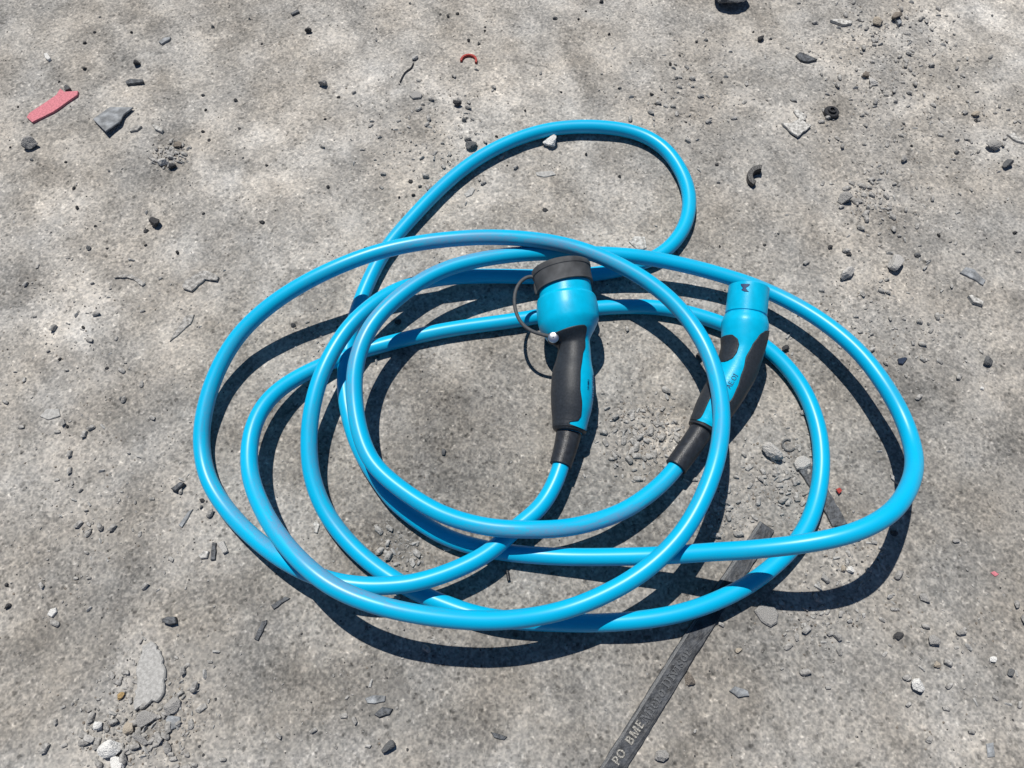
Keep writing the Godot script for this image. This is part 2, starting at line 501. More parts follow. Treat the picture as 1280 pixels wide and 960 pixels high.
# ---------------------------------------------------------------- the concrete
func make_ground() -> void:
	var xs := PackedFloat32Array(); var zs := PackedFloat32Array()
	var far := [40.0, 18.0, 8.0, 4.0, 2.2, 1.4, 1.08]
	for f in far: xs.append(-f)
	for i in 381: xs.append(-0.95 + 0.005 * i)
	for k in far.size(): xs.append(far[far.size() - 1 - k])
	for f in far: zs.append(-f - 0.3)
	for i in 301: zs.append(-1.3 + 0.005 * i)
	for k in far.size(): zs.append(far[far.size() - 1 - k] - 0.7)
	var nx := xs.size(); var nz := zs.size()
	var v := PackedVector3Array(); var uv := PackedVector2Array(); var nn := PackedVector3Array()
	for j in nz:
		for i in nx:
			v.append(Vector3(xs[i], ground_at(xs[i], zs[j]), zs[j]))
			uv.append(Vector2((xs[i] + 1.1) / 2.2, (zs[j] + 1.4) / 1.65))
	for j in nz:
		for i in nx:
			var a := v[j * nx + maxi(i - 1, 0)]; var b := v[j * nx + mini(i + 1, nx - 1)]
			var c := v[maxi(j - 1, 0) * nx + i]; var d := v[mini(j + 1, nz - 1) * nx + i]
			nn.append((d - c).cross(b - a).normalized())
	var idx := PackedInt32Array()
	for j in nz - 1:
		for i in nx - 1:
			var a := j * nx + i
			idx.append_array([a, a + 1, a + nx, a + 1, a + nx + 1, a + nx])
	var arr := []
	arr.resize(Mesh.ARRAY_MAX)
	arr[Mesh.ARRAY_VERTEX] = v; arr[Mesh.ARRAY_NORMAL] = nn; arr[Mesh.ARRAY_TEX_UV] = uv; arr[Mesh.ARRAY_INDEX] = idx
	var mesh := ArrayMesh.new()
	mesh.add_surface_from_arrays(Mesh.PRIMITIVE_TRIANGLES, arr)
	tag(mesh_node("ground", mesh, M.ground), "grey weathered concrete ground with dust and dark stains", "ground", "", "structure")

# ---------------------------------------------------------------- the cable
func cable_points() -> PackedVector3Array:
	var pts := PackedVector3Array()
	# from the capped connector down and left, under the last turn
	pts.append_array([Vector3(0.0524, 0.025, -0.2659), Vector3(0.0452, 0.025, -0.2451), Vector3(0.035, 0.025, -0.2256), Vector3(0.0226, 0.026, -0.2103), Vector3(0.004, 0.027, -0.1945), Vector3(-0.022, 0.03, -0.1699), Vector3(-0.0542, 0.032, -0.1524), Vector3(-0.0883, 0.034, -0.1406), Vector3(-0.1163, 0.035, -0.1366), Vector3(-0.1451, 0.036, -0.1364), Vector3(-0.1764, 0.035, -0.1419), Vector3(-0.2094, 0.032, -0.1547), Vector3(-0.2464, 0.022, -0.1773), Vector3(-0.2867, 0.012, -0.2109), Vector3(-0.3168, 0.009, -0.2477), Vector3(-0.3308, 0.011, -0.2852)])
	# up the left side and over the top of the raised outer turn
	pts.append_array([Vector3(-0.332, 0.018, -0.322), Vector3(-0.3234, 0.026, -0.366), Vector3(-0.3009, 0.037, -0.4087), Vector3(-0.2609, 0.051, -0.4433), Vector3(-0.2079, 0.064, -0.4714), Vector3(-0.1442, 0.07, -0.4969), Vector3(-0.0717, 0.07, -0.512), Vector3(0, 0.067, -0.5164), Vector3(0.0677, 0.062, -0.5079), Vector3(0.1251, 0.059, -0.4821), Vector3(0.1674, 0.057, -0.4489), Vector3(0.1965, 0.055, -0.4087), Vector3(0.2116, 0.057, -0.3623), Vector3(0.2133, 0.063, -0.3093)])
	# down its right side and back along the front
	pts.append_array([Vector3(0.203, 0.069, -0.2596), Vector3(0.1841, 0.069, -0.2149), Vector3(0.1581, 0.066, -0.1761), Vector3(0.1228, 0.061, -0.145), Vector3(0.0811, 0.058, -0.1223), Vector3(0.0366, 0.057, -0.1074), Vector3(-0.0145, 0.062, -0.1004), Vector3(-0.0648, 0.067, -0.1024), Vector3(-0.1153, 0.07, -0.1111), Vector3(-0.1601, 0.07, -0.1274), Vector3(-0.1961, 0.066, -0.1529), Vector3(-0.231, 0.054, -0.1892), Vector3(-0.2583, 0.042, -0.2313)])
	# the second turn, low, behind both connectors
	pts.append_array([Vector3(-0.2698, 0.037, -0.2669), Vector3(-0.2702, 0.034, -0.3034), Vector3(-0.2591, 0.029, -0.336), Vector3(-0.2331, 0.02, -0.366), Vector3(-0.1891, 0.011, -0.3942), Vector3(-0.1366, 0.009, -0.4137), Vector3(-0.0735, 0.009, -0.4303), Vector3(0, 0.009, -0.4419), Vector3(0.0557, 0.009, -0.4525), Vector3(0.1118, 0.009, -0.46), Vector3(0.1674, 0.01, -0.4594), Vector3(0.2126, 0.011, -0.4482), Vector3(0.2564, 0.011, -0.4292), Vector3(0.2939, 0.01, -0.4008), Vector3(0.3197, 0.009, -0.3614), Vector3(0.3302, 0.009, -0.3182)])
	# round the right and along the front on the ground
	pts.append_array([Vector3(0.3286, 0.01, -0.2747), Vector3(0.3169, 0.011, -0.2323), Vector3(0.2955, 0.014, -0.1938), Vector3(0.2615, 0.017, -0.1609), Vector3(0.2174, 0.021, -0.133), Vector3(0.1606, 0.024, -0.1123), Vector3(0.0992, 0.022, -0.1045), Vector3(0.0383, 0.018, -0.105), Vector3(-0.0232, 0.015, -0.1099), Vector3(-0.0743, 0.012, -0.1262), Vector3(-0.1189, 0.011, -0.148), Vector3(-0.1567, 0.012, -0.1756), Vector3(-0.1877, 0.015, -0.21)])
	# the third turn up the left and under the connector
	pts.append_array([Vector3(-0.2055, 0.022, -0.2461), Vector3(-0.2117, 0.03, -0.2826), Vector3(-0.2106, 0.038, -0.32), Vector3(-0.2018, 0.044, -0.3611), Vector3(-0.1832, 0.046, -0.4048), Vector3(-0.1583, 0.044, -0.4393), Vector3(-0.1273, 0.036, -0.4682), Vector3(-0.0839, 0.022, -0.4912), Vector3(-0.0284, 0.012, -0.501), Vector3(0.038, 0.009, -0.5018), Vector3(0.0951, 0.009, -0.5052), Vector3(0.1434, 0.009, -0.5165), Vector3(0.1831, 0.01, -0.5364)])
	# the far loop flat on the ground
	pts.append_array([Vector3(0.2105, 0.01, -0.5716), Vector3(0.2215, 0.01, -0.6142), Vector3(0.2165, 0.01, -0.6558), Vector3(0.1966, 0.01, -0.6977), Vector3(0.1601, 0.01, -0.7246), Vector3(0.1049, 0.011, -0.7333), Vector3(0.0471, 0.011, -0.7278), Vector3(-0.0052, 0.011, -0.7061), Vector3(-0.0512, 0.01, -0.674), Vector3(-0.0905, 0.01, -0.6317), Vector3(-0.1278, 0.01, -0.58), Vector3(-0.1542, 0.01, -0.5364), Vector3(-0.174, 0.009, -0.4807), Vector3(-0.1843, 0.009, -0.4271), Vector3(-0.1867, 0.01, -0.3757), Vector3(-0.1798, 0.011, -0.3316)])
	# the inner turn along the front to the right loop
	pts.append_array([Vector3(-0.1629, 0.011, -0.2852), Vector3(-0.1361, 0.011, -0.2444), Vector3(-0.1128, 0.011, -0.2187), Vector3(-0.0682, 0.01, -0.1898), Vector3(-0.0161, 0.011, -0.175), Vector3(0.0477, 0.018, -0.1678), Vector3(0.1092, 0.032, -0.1648), Vector3(0.1498, 0.044, -0.1637), Vector3(0.1882, 0.06, -0.1631), Vector3(0.2215, 0.075, -0.162), Vector3(0.2676, 0.092, -0.1639), Vector3(0.3093, 0.1, -0.1721), Vector3(0.3465, 0.098, -0.1911), Vector3(0.3788, 0.08, -0.2234)])
	# up the right side and back over the far loop
	pts.append_array([Vector3(0.4009, 0.058, -0.2594), Vector3(0.4033, 0.05, -0.3014), Vector3(0.3911, 0.05, -0.3423), Vector3(0.3715, 0.046, -0.3861), Vector3(0.3386, 0.038, -0.4304), Vector3(0.2925, 0.031, -0.4681), Vector3(0.2403, 0.031, -0.4908), Vector3(0.1853, 0.035, -0.5046), Vector3(0.1386, 0.04, -0.5101), Vector3(0.0921, 0.044, -0.5106), Vector3(0.0365, 0.05, -0.5076), Vector3(-0.0181, 0.055, -0.4987), Vector3(-0.0716, 0.058, -0.4817), Vector3(-0.1142, 0.061, -0.4515), Vector3(-0.1487, 0.062, -0.4097)])
	# the innermost turn to the second plug
	pts.append_array([Vector3(-0.1638, 0.058, -0.3665), Vector3(-0.1636, 0.052, -0.323), Vector3(-0.1522, 0.049, -0.2781), Vector3(-0.1304, 0.048, -0.2444), Vector3(-0.0785, 0.047, -0.2077), Vector3(-0.0312, 0.046, -0.192), Vector3(0.0117, 0.046, -0.1881), Vector3(0.0588, 0.04, -0.192), Vector3(0.108, 0.031, -0.2089), Vector3(0.1427, 0.026, -0.232), Vector3(0.1635, 0.024, -0.2515), Vector3(0.1749, 0.023, -0.2657)])
	return resample(pts, 0.005)

func cable_mesh() -> ArrayMesh:
	var pts := cable_points()
	var r := 0.00875; var sides := 28; var row := sides + 1
	var st := SurfaceTool.new()
	st.begin(Mesh.PRIMITIVE_TRIANGLES)
	var n := pts.size()
	var per := 350                                     # rings in one band of the texture: 1.75 m
	var base := 0
	for band in 4:
		var i0 := band * per; var i1 := mini(i0 + per, n - 1)
		if i0 >= n - 1: break
		for i in range(i0, i1 + 1):
			var t := (pts[mini(i + 1, n - 1)] - pts[maxi(i - 1, 0)]).normalized()
			var s := t.cross(Vector3.UP).normalized()
			var u := s.cross(t)
			for k in row:
				var a := -PI / 2 + TAU * k / sides
				var d := s * cos(a) + u * sin(a)
				st.set_normal(d)
				st.set_uv(Vector2(clampf(float(i - i0) / per, 0.001, 0.999), (band + lerpf(0.01, 0.99, float(k) / sides)) / 4.0))
				st.add_vertex(pts[i] + d * r)
		for i in i1 - i0:
			for k in sides:
				var a := base + i * row + k
				for q in [a, a + 1, a + row, a + 1, a + row + 1, a + row]: st.add_index(q)
		base += (i1 - i0 + 1) * row
	return flipped_tube(st.commit(), pts[0])

func flipped_tube(mesh: ArrayMesh, near: Vector3) -> ArrayMesh:
	var arr := mesh.surface_get_arrays(0)
	var v: PackedVector3Array = arr[Mesh.ARRAY_VERTEX]; var nn: PackedVector3Array = arr[Mesh.ARRAY_NORMAL]; var idx: PackedInt32Array = arr[Mesh.ARRAY_INDEX]
	var f := (v[idx[2]] - v[idx[0]]).cross(v[idx[1]] - v[idx[0]])
	if f.dot(nn[idx[0]]) < 0.0:
		for i in range(0, idx.size() - 2, 3):
			var t := idx[i + 1]; idx[i + 1] = idx[i + 2]; idx[i + 2] = t
		arr[Mesh.ARRAY_INDEX] = idx
		var out := ArrayMesh.new()
		out.add_surface_from_arrays(Mesh.PRIMITIVE_TRIANGLES, arr)
		return out
	return mesh

func lettering(text: String, height: float, depth: float, font_name: String, weight := 400) -> TextMesh:
	var t := TextMesh.new()
	var f := SystemFont.new()
	f.font_names = PackedStringArray([font_name])
	f.font_weight = weight
	t.font = f; t.text = text; t.font_size = 32
	t.pixel_size = height / 24.0; t.depth = depth; t.curve_step = 1.5
	return t

func place_text(o: Node3D, at: Vector3, along: Vector3, up: Vector3) -> void:
	# along: reading direction; up: which way the face looks
	var x := along.normalized()
	var z := (up - x * up.dot(x)).normalized()
	o.transform = Transform3D(Basis(x, z.cross(x), z), at)

func make_cable() -> void:
	var base := Vector3(0, 0, -0.43)
	var root := Node3D.new()
	root.name = numbered("charging_cable")
	root.position = base
	add_child(root)
	tag(root, "loosely coiled bright blue charging cable with a black-gripped connector at each end", "charging cable")
	var put := func(called: String, mesh: Mesh, mat: Material) -> MeshInstance3D:
		var o := mesh_node(called, mesh, mat, root)
		o.position = -base
		return o
	(put as Callable).call("cable", cable_mesh(), M.cable)

	# the connector with the rubber cap, nose raised on two turns of the cable
	var body := [Vector4(0.0585, 0.058, -0.4638, 0.0284), Vector4(0.0595, 0.0545, -0.4453, 0.0295), Vector4(0.0598, 0.0542, -0.4439, 0.0316), Vector4(0.0599, 0.0538, -0.4416, 0.0328), Vector4(0.061, 0.0513, -0.4288, 0.0339), Vector4(0.0617, 0.0493, -0.4179, 0.0334), Vector4(0.0641, 0.0465, -0.4045, 0.0275), Vector4(0.0681, 0.044, -0.391, 0.017), Vector4(0.0676, 0.0415, -0.3777, 0.018), Vector4(0.0657, 0.038, -0.3573, 0.022), Vector4(0.0649, 0.035, -0.3398, 0.0224), Vector4(0.0636, 0.0315, -0.3228, 0.0211), Vector4(0.0618, 0.0285, -0.3075, 0.0184), Vector4(0.0608, 0.027, -0.2999, 0.0174), Vector4(0.0604, 0.0265, -0.2969, 0.0148), Vector4(0.0603, 0.0264, -0.2965, 0.0067)]
	var connector: MeshInstance3D = (put as Callable).call("connector", loft(body, 12, 64), M.blue)
	mesh_node("grip", patch(body, [[6.0, 80, 105], [6.08, 63, 140], [6.25, 55, 168], [6.5, 52, 186], [7.0, 52, 230], [7.4, 53, 265], [8.0, 63, 285], [9.0, 72, 290], [10.0, 72, 290], [11.0, 62, 290], [11.7, 58, 290], [12.1, 66, 290], [12.45, 92, 290], [12.7, 92, 290], [12.95, 60, 290], [13.1, 10, 290], [13.25, -50, 290], [13.5, -69, 290], [14.6, -69, 290]], 0.0010), M.black, connector)
	mesh_node("boot", loft([Vector4(0.0604, 0.026, -0.3003, 0.0131), Vector4(0.0599, 0.026, -0.2958, 0.0132), Vector4(0.057, 0.0256, -0.2834, 0.0126), Vector4(0.0533, 0.0252, -0.2711, 0.0118), Vector4(0.0502, 0.025, -0.2611, 0.0113), Vector4(0.05, 0.025, -0.2603, 0.0104), Vector4(0.0501, 0.025, -0.2607, 0.0075)], 8, 40), M.boot, connector)
	var cap_parts := [Vector4(0.054, 0.0616, -0.4803, 0.0009), Vector4(0.0541, 0.0615, -0.4798, 0.0307), Vector4(0.0542, 0.0613, -0.4789, 0.0328), Vector4(0.0546, 0.0608, -0.476, 0.0332), Vector4(0.0551, 0.0602, -0.4733, 0.033), Vector4(0.0553, 0.0601, -0.4725, 0.0322), Vector4(0.0568, 0.0587, -0.4654, 0.0318), Vector4(0.0584, 0.0573, -0.458, 0.0315), Vector4(0.0587, 0.057, -0.4567, 0.0318), Vector4(0.0589, 0.0568, -0.4558, 0.0311), Vector4(0.0587, 0.0569, -0.4562, 0.0283)]
	var cap: MeshInstance3D = (put as Callable).call("protective_cap", loft(cap_parts, 6, 64), M.cap)
	mesh_node("cap_lug", loft([Vector4(0.0276, 0.054, -0.4642, 0.0009), Vector4(0.0278, 0.054, -0.4637, 0.0037), Vector4(0.0284, 0.053, -0.4565, 0.0041), Vector4(0.0291, 0.052, -0.4509, 0.0032), Vector4(0.0293, 0.052, -0.4503, 0.0005)], 5, 20), M.cap, cap)
	var loop := PackedVector3Array([Vector3(0.0318, 0.062, -0.4633), Vector3(0.0212, 0.062, -0.468), Vector3(0.0115, 0.062, -0.4633), Vector3(0.0048, 0.062, -0.4519), Vector3(0.0026, 0.062, -0.4366), Vector3(0.0048, 0.061, -0.4212), Vector3(0.0112, 0.06, -0.4088), Vector3(0.0206, 0.059, -0.4011), Vector3(0.0317, 0.058, -0.3972), Vector3(0.0412, 0.057, -0.3953)])
	(put as Callable).call("cap_strap", tube(resample(loop, 0.002), 0.0020, 12), M.strap)
	var tab: MeshInstance3D = (put as Callable).call("strap_tab", loft([Vector4(0.0627, 0.044, -0.3989, 0.0044), Vector4(0.0535, 0.052, -0.3966, 0.0082), Vector4(0.0466, 0.053, -0.397, 0.0091), Vector4(0.0397, 0.053, -0.3975, 0.0069), Vector4(0.0376, 0.053, -0.3977, 0.0009)], 8, 24), M.black)
	var head := [Vector3(0.0436, 0.066, -0.3899), Vector3(0.0443, 0.055, -0.3959)]
	var screw := loft_dome(Vector3(0.0438, 0.0635, -0.3908), Vector3(-0.12, 0.9, 0.35).normalized(), 0.0060, 0.0022)
	(put as Callable).call("screw", screw, M.steel)
	var words := mesh_node("lettering", lettering("OIEA VALE", 0.0042, 0.0004, "Droid Sans"), M.ink, connector)
	place_on_body(words, body, 9.75, 22.0, 1)
	var small := mesh_node("lettering", lettering("l iiilii iil l", 0.0022, 0.0004, "Droid Sans"), M.ink, connector)
	place_on_body(small, body, 9.75, 48.0, 1)

	# the plug without a cap, its nose resting across two other turns
	var plug := [Vector4(0.2596, 0.064, -0.4522, 0.0205), Vector4(0.2594, 0.064, -0.4515, 0.0217), Vector4(0.2548, 0.056, -0.4231, 0.0221), Vector4(0.2547, 0.0558, -0.4222, 0.0211), Vector4(0.2545, 0.0555, -0.4209, 0.0211), Vector4(0.2544, 0.0552, -0.42, 0.0228), Vector4(0.2527, 0.053, -0.4108, 0.025), Vector4(0.2513, 0.05, -0.3986, 0.0241), Vector4(0.2483, 0.046, -0.3822, 0.0219), Vector4(0.2402, 0.041, -0.3616, 0.0211), Vector4(0.2275, 0.036, -0.3413, 0.0205), Vector4(0.2146, 0.031, -0.3221, 0.019), Vector4(0.2044, 0.0275, -0.3065, 0.0159), Vector4(0.2006, 0.0265, -0.3001, 0.0144), Vector4(0.2, 0.0263, -0.2991, 0.0114), Vector4(0.1999, 0.0263, -0.2989, 0.0059)]
	var tip: MeshInstance3D = (put as Callable).call("plug", loft(plug, 12, 72), M.blue)
	mesh_node("socket_wall", loft([Vector4(0.2596, 0.064, -0.4521, 0.0204), Vector4(0.2594, 0.064, -0.4513, 0.0196), Vector4(0.2566, 0.059, -0.4344, 0.0194), Vector4(0.2565, 0.059, -0.4338, 0.0157), Vector4(0.2564, 0.059, -0.4336, 0.0009)], 8, 48), M.blue, tip)
	for q in [[0.0, 0.0], [9.5, 2.0], [-9.5, 2.0], [6.5, -9.0], [-6.5, -9.0], [5.5, 10.0], [-5.5, 10.0]]:
		var a := Vector3(0.2566, 0.059, -0.4344); var b := Vector3(0.2591, 0.063, -0.4482)
		var side := (b - a).cross(Vector3.UP).normalized(); var over := side.cross(b - a).normalized()
		var shift: Vector3 = (side * q[0] + over * q[1]) * 0.001
		mesh_node("contact_sleeve", tube(PackedVector3Array([a + shift, a.lerp(b, 0.5) + shift, b + shift]), 0.0032, 14), M.black, tip)
	mesh_node("grip", patch(plug, [[6.3, -70, -10], [6.45, -90, 25], [6.7, -100, 48], [7.2, -110, 66], [7.8, -110, 78], [8.5, -110, 84], [9.2, -110, 76], [9.8, -110, 66], [10.4, -110, 60], [11.0, -110, 70], [11.8, -110, 66], [12.2, -110, 62], [12.5, -110, 62], [12.62, -110, 120], [12.8, -110, 220], [13.0, -110, 249], [14.6, -110, 249]], 0.0010), M.black, tip)
	mesh_node("grip_pad", patch(plug, [[7.15, 160, 190], [7.3, 130, 225], [7.6, 116, 238], [8.0, 110, 240], [8.4, 109, 238], [8.7, 114, 230], [8.95, 126, 215], [9.1, 148, 185]], 0.0010), M.black, tip)
	mesh_node("grip_pad", patch(plug, [[9.75, 165, 190], [9.95, 135, 235], [10.3, 120, 250], [11.0, 115, 250], [11.8, 113, 250], [12.2, 116, 250], [12.5, 124, 250], [12.75, 140, 250]], 0.0008), M.black, tip)
	mesh_node("boot", loft([Vector4(0.2004, 0.026, -0.3012, 0.0118), Vector4(0.1978, 0.0258, -0.2963, 0.0123), Vector4(0.1897, 0.025, -0.2849, 0.0123), Vector4(0.1793, 0.0244, -0.2718, 0.0118), Vector4(0.17, 0.024, -0.2597, 0.0116), Vector4(0.1694, 0.024, -0.259, 0.0108), Vector4(0.1698, 0.024, -0.2594, 0.0075)], 8, 40), M.boot, tip)
	mesh_node("notch", patch(plug, [[1.07, 100, 128], [1.16, 101, 126], [1.24, 110, 120], [1.31, 106, 124], [1.40, 98, 112]], 0.0003, 40), M.ink, tip)
	var mark := mesh_node("lettering", lettering("AE.OI", 0.0052, 0.0004, "Droid Sans"), M.ink, tip)
	place_on_body(mark, plug, 9.75, 86.0, -1)

func loft_dome(at: Vector3, up: Vector3, r: float, high: float) -> ArrayMesh:
	# the domed head of a screw
	var s := up.cross(Vector3.BACK).normalized(); var f := s.cross(up)
	var rows := []
	for i in 11:
		var a := PI / 2 * i / 10.0
		var row := PackedVector3Array()
		for k in 33:
			var b := TAU * (k % 32) / 32
			row.append(at - up * high + (s * cos(b) + f * sin(b)) * r * sin(a) + up * high * cos(a))
		rows.append(row)
	return flipped_if_inward(grid_mesh(rows, true), at - up * high * 2.0)

func place_on_body(o: Node3D, stations: Array, t: float, deg: float, turn: int) -> void:
	var ax := axis(stations, 12)
	var i := 0
	while i < ax.t.size() - 2 and ax.t[i] < t: i += 1
	var phi := deg_to_rad(deg)
	var out: Vector3 = ax.s[i] * cos(phi) + ax.u[i] * sin(phi)
	var along: Vector3 = (on(ax, mini(i + 6, ax.p.size() - 1), phi) - on(ax, i - 6, phi)).normalized()
	place_text(o, on(ax, i, phi, 0.0001), along * turn, out)

# ---------------------------------------------------------------- loose things
func settle(o: Node3D, g: Vector2, turn: float, lift := 0.0, tilt := Vector3.ZERO) -> void:
	o.position = on_ground(g, lift)
	o.rotation = Vector3(tilt.x, turn, tilt.z)

func loose_flake(called: String, corners: Array, thick: float, mat: Material, label: String, category: String, opt := {}) -> MeshInstance3D:
	var mid := Vector2.ZERO
	for c in corners: mid += c
	mid /= corners.size()
	var local := []
	for c in corners: local.append(c - mid)
	var o := mesh_node(called, flake(outline(local, opt.get("jag", 0.0006), opt.get("seed", 3), opt.get("step", 0.004)), thick, minf(opt.get("chamfer", 0.0006), thick * 0.45), opt.get("warp", 0.0), opt.get("seed", 3)), mat)
	settle(o, mid, 0.0, opt.get("lift", 0.0), opt.get("tilt", Vector3.ZERO))
	tag(o, label, category, opt.get("group", ""))
	return o

func make_strip() -> void:
	var root := Node3D.new()
	root.name = numbered("rubber_strip")
	var a := Vector2(0.2631, -0.204); var b := Vector2(0.0808, 0.0366)
	var mid := (a + b) / 2.0
	var corners := [Vector2(0.2562, -0.2082) - mid, Vector2(0.2697, -0.1981) - mid, Vector2(0.2104, -0.1212) - mid, Vector2(0.0924, 0.0366) - mid, Vector2(0.0671, 0.0366) - mid, Vector2(0.1867, -0.1212) - mid]
	add_child(root)
	root.position = on_ground(mid)
	tag(root, "long flat black rubber strip with moulded words running out under the blue cable", "rubber strip")
	mesh_node("strip", flake(outline(corners, 0.0004, 5, 0.006), 0.0036, 0.0012, 0.0006, 5), M.rubber, root)
	mesh_node("worn_edge", flake(outline([Vector2(0.2562, -0.2082) - mid, Vector2(0.2585, -0.2065) - mid, Vector2(0.1897, -0.1197) - mid, Vector2(0.0707, 0.0366) - mid, Vector2(0.0675, 0.0366) - mid, Vector2(0.1871, -0.1212) - mid], 0.0002, 6, 0.006), 0.0039, 0.0012, 0.0006, 5), M.rubber_worn, root)
	var along := Vector3(a.x - b.x, 0, a.y - b.y).normalized()
	for e in [[Vector2(0.1459, -0.0503), "Micro Divisor", 0.0086, M.rubber_letter, "Droid Serif", 700], [Vector2(0.1131, -0.0088), "BME", 0.0082, M.chalk, "Droid Sans", 700], [Vector2(0.0975, 0.0113), "PO", 0.0080, M.chalk, "Droid Sans", 700]]:
		var o := mesh_node("lettering", lettering(e[1], e[2], 0.0016, e[4], e[5]), e[3], root)
		var p: Vector2 = e[0] - mid
		place_text(o, Vector3(p.x, 0.0040, p.y), along, Vector3.UP)

func ring_piece(r: float, thick: float, from: float, to: float, tall: float) -> ArrayMesh:
	# part of a flat ring, square in section
	var rows := []
	var n := 36
	for i in n + 1:
		var a := deg_to_rad(lerpf(from, to, float(i) / n))
		var d := Vector3(cos(a), 0, sin(a))
		var row := PackedVector3Array()
		for q in [[-1, 0], [-1, 0.8], [-0.8, 1], [0.8, 1], [1, 0.8], [1, 0], [-1, 0]]: row.append(d * (r + thick * 0.5 * q[0]) + Vector3.UP * tall * q[1])
		rows.append(row)
	var st := SurfaceTool.new()
	st.begin(Mesh.PRIMITIVE_TRIANGLES)
	st.set_smooth_group(-1)
	for i in n:
		for k in 6:
			var c: Vector3 = (rows[i][0] + rows[i][3]) * 0.5
			var m: Vector3 = (rows[i][k] + rows[i][k + 1]) * 0.5 - c
			tri(st, rows[i][k], rows[i + 1][k], rows[i + 1][k + 1], m); tri(st, rows[i][k], rows[i + 1][k + 1], rows[i][k + 1], m)
	for e in [[0, -1.0], [n, 1.0]]:
		var w: PackedVector3Array = rows[e[0]]
		var o: Vector3 = (rows[mini(e[0] + 1, n)][2] - rows[maxi(e[0] - 1, 0)][2]) * e[1]
		for k in range(1, 5): tri(st, w[0], w[k], w[k + 1], o)
	st.generate_normals()
	return st.commit()

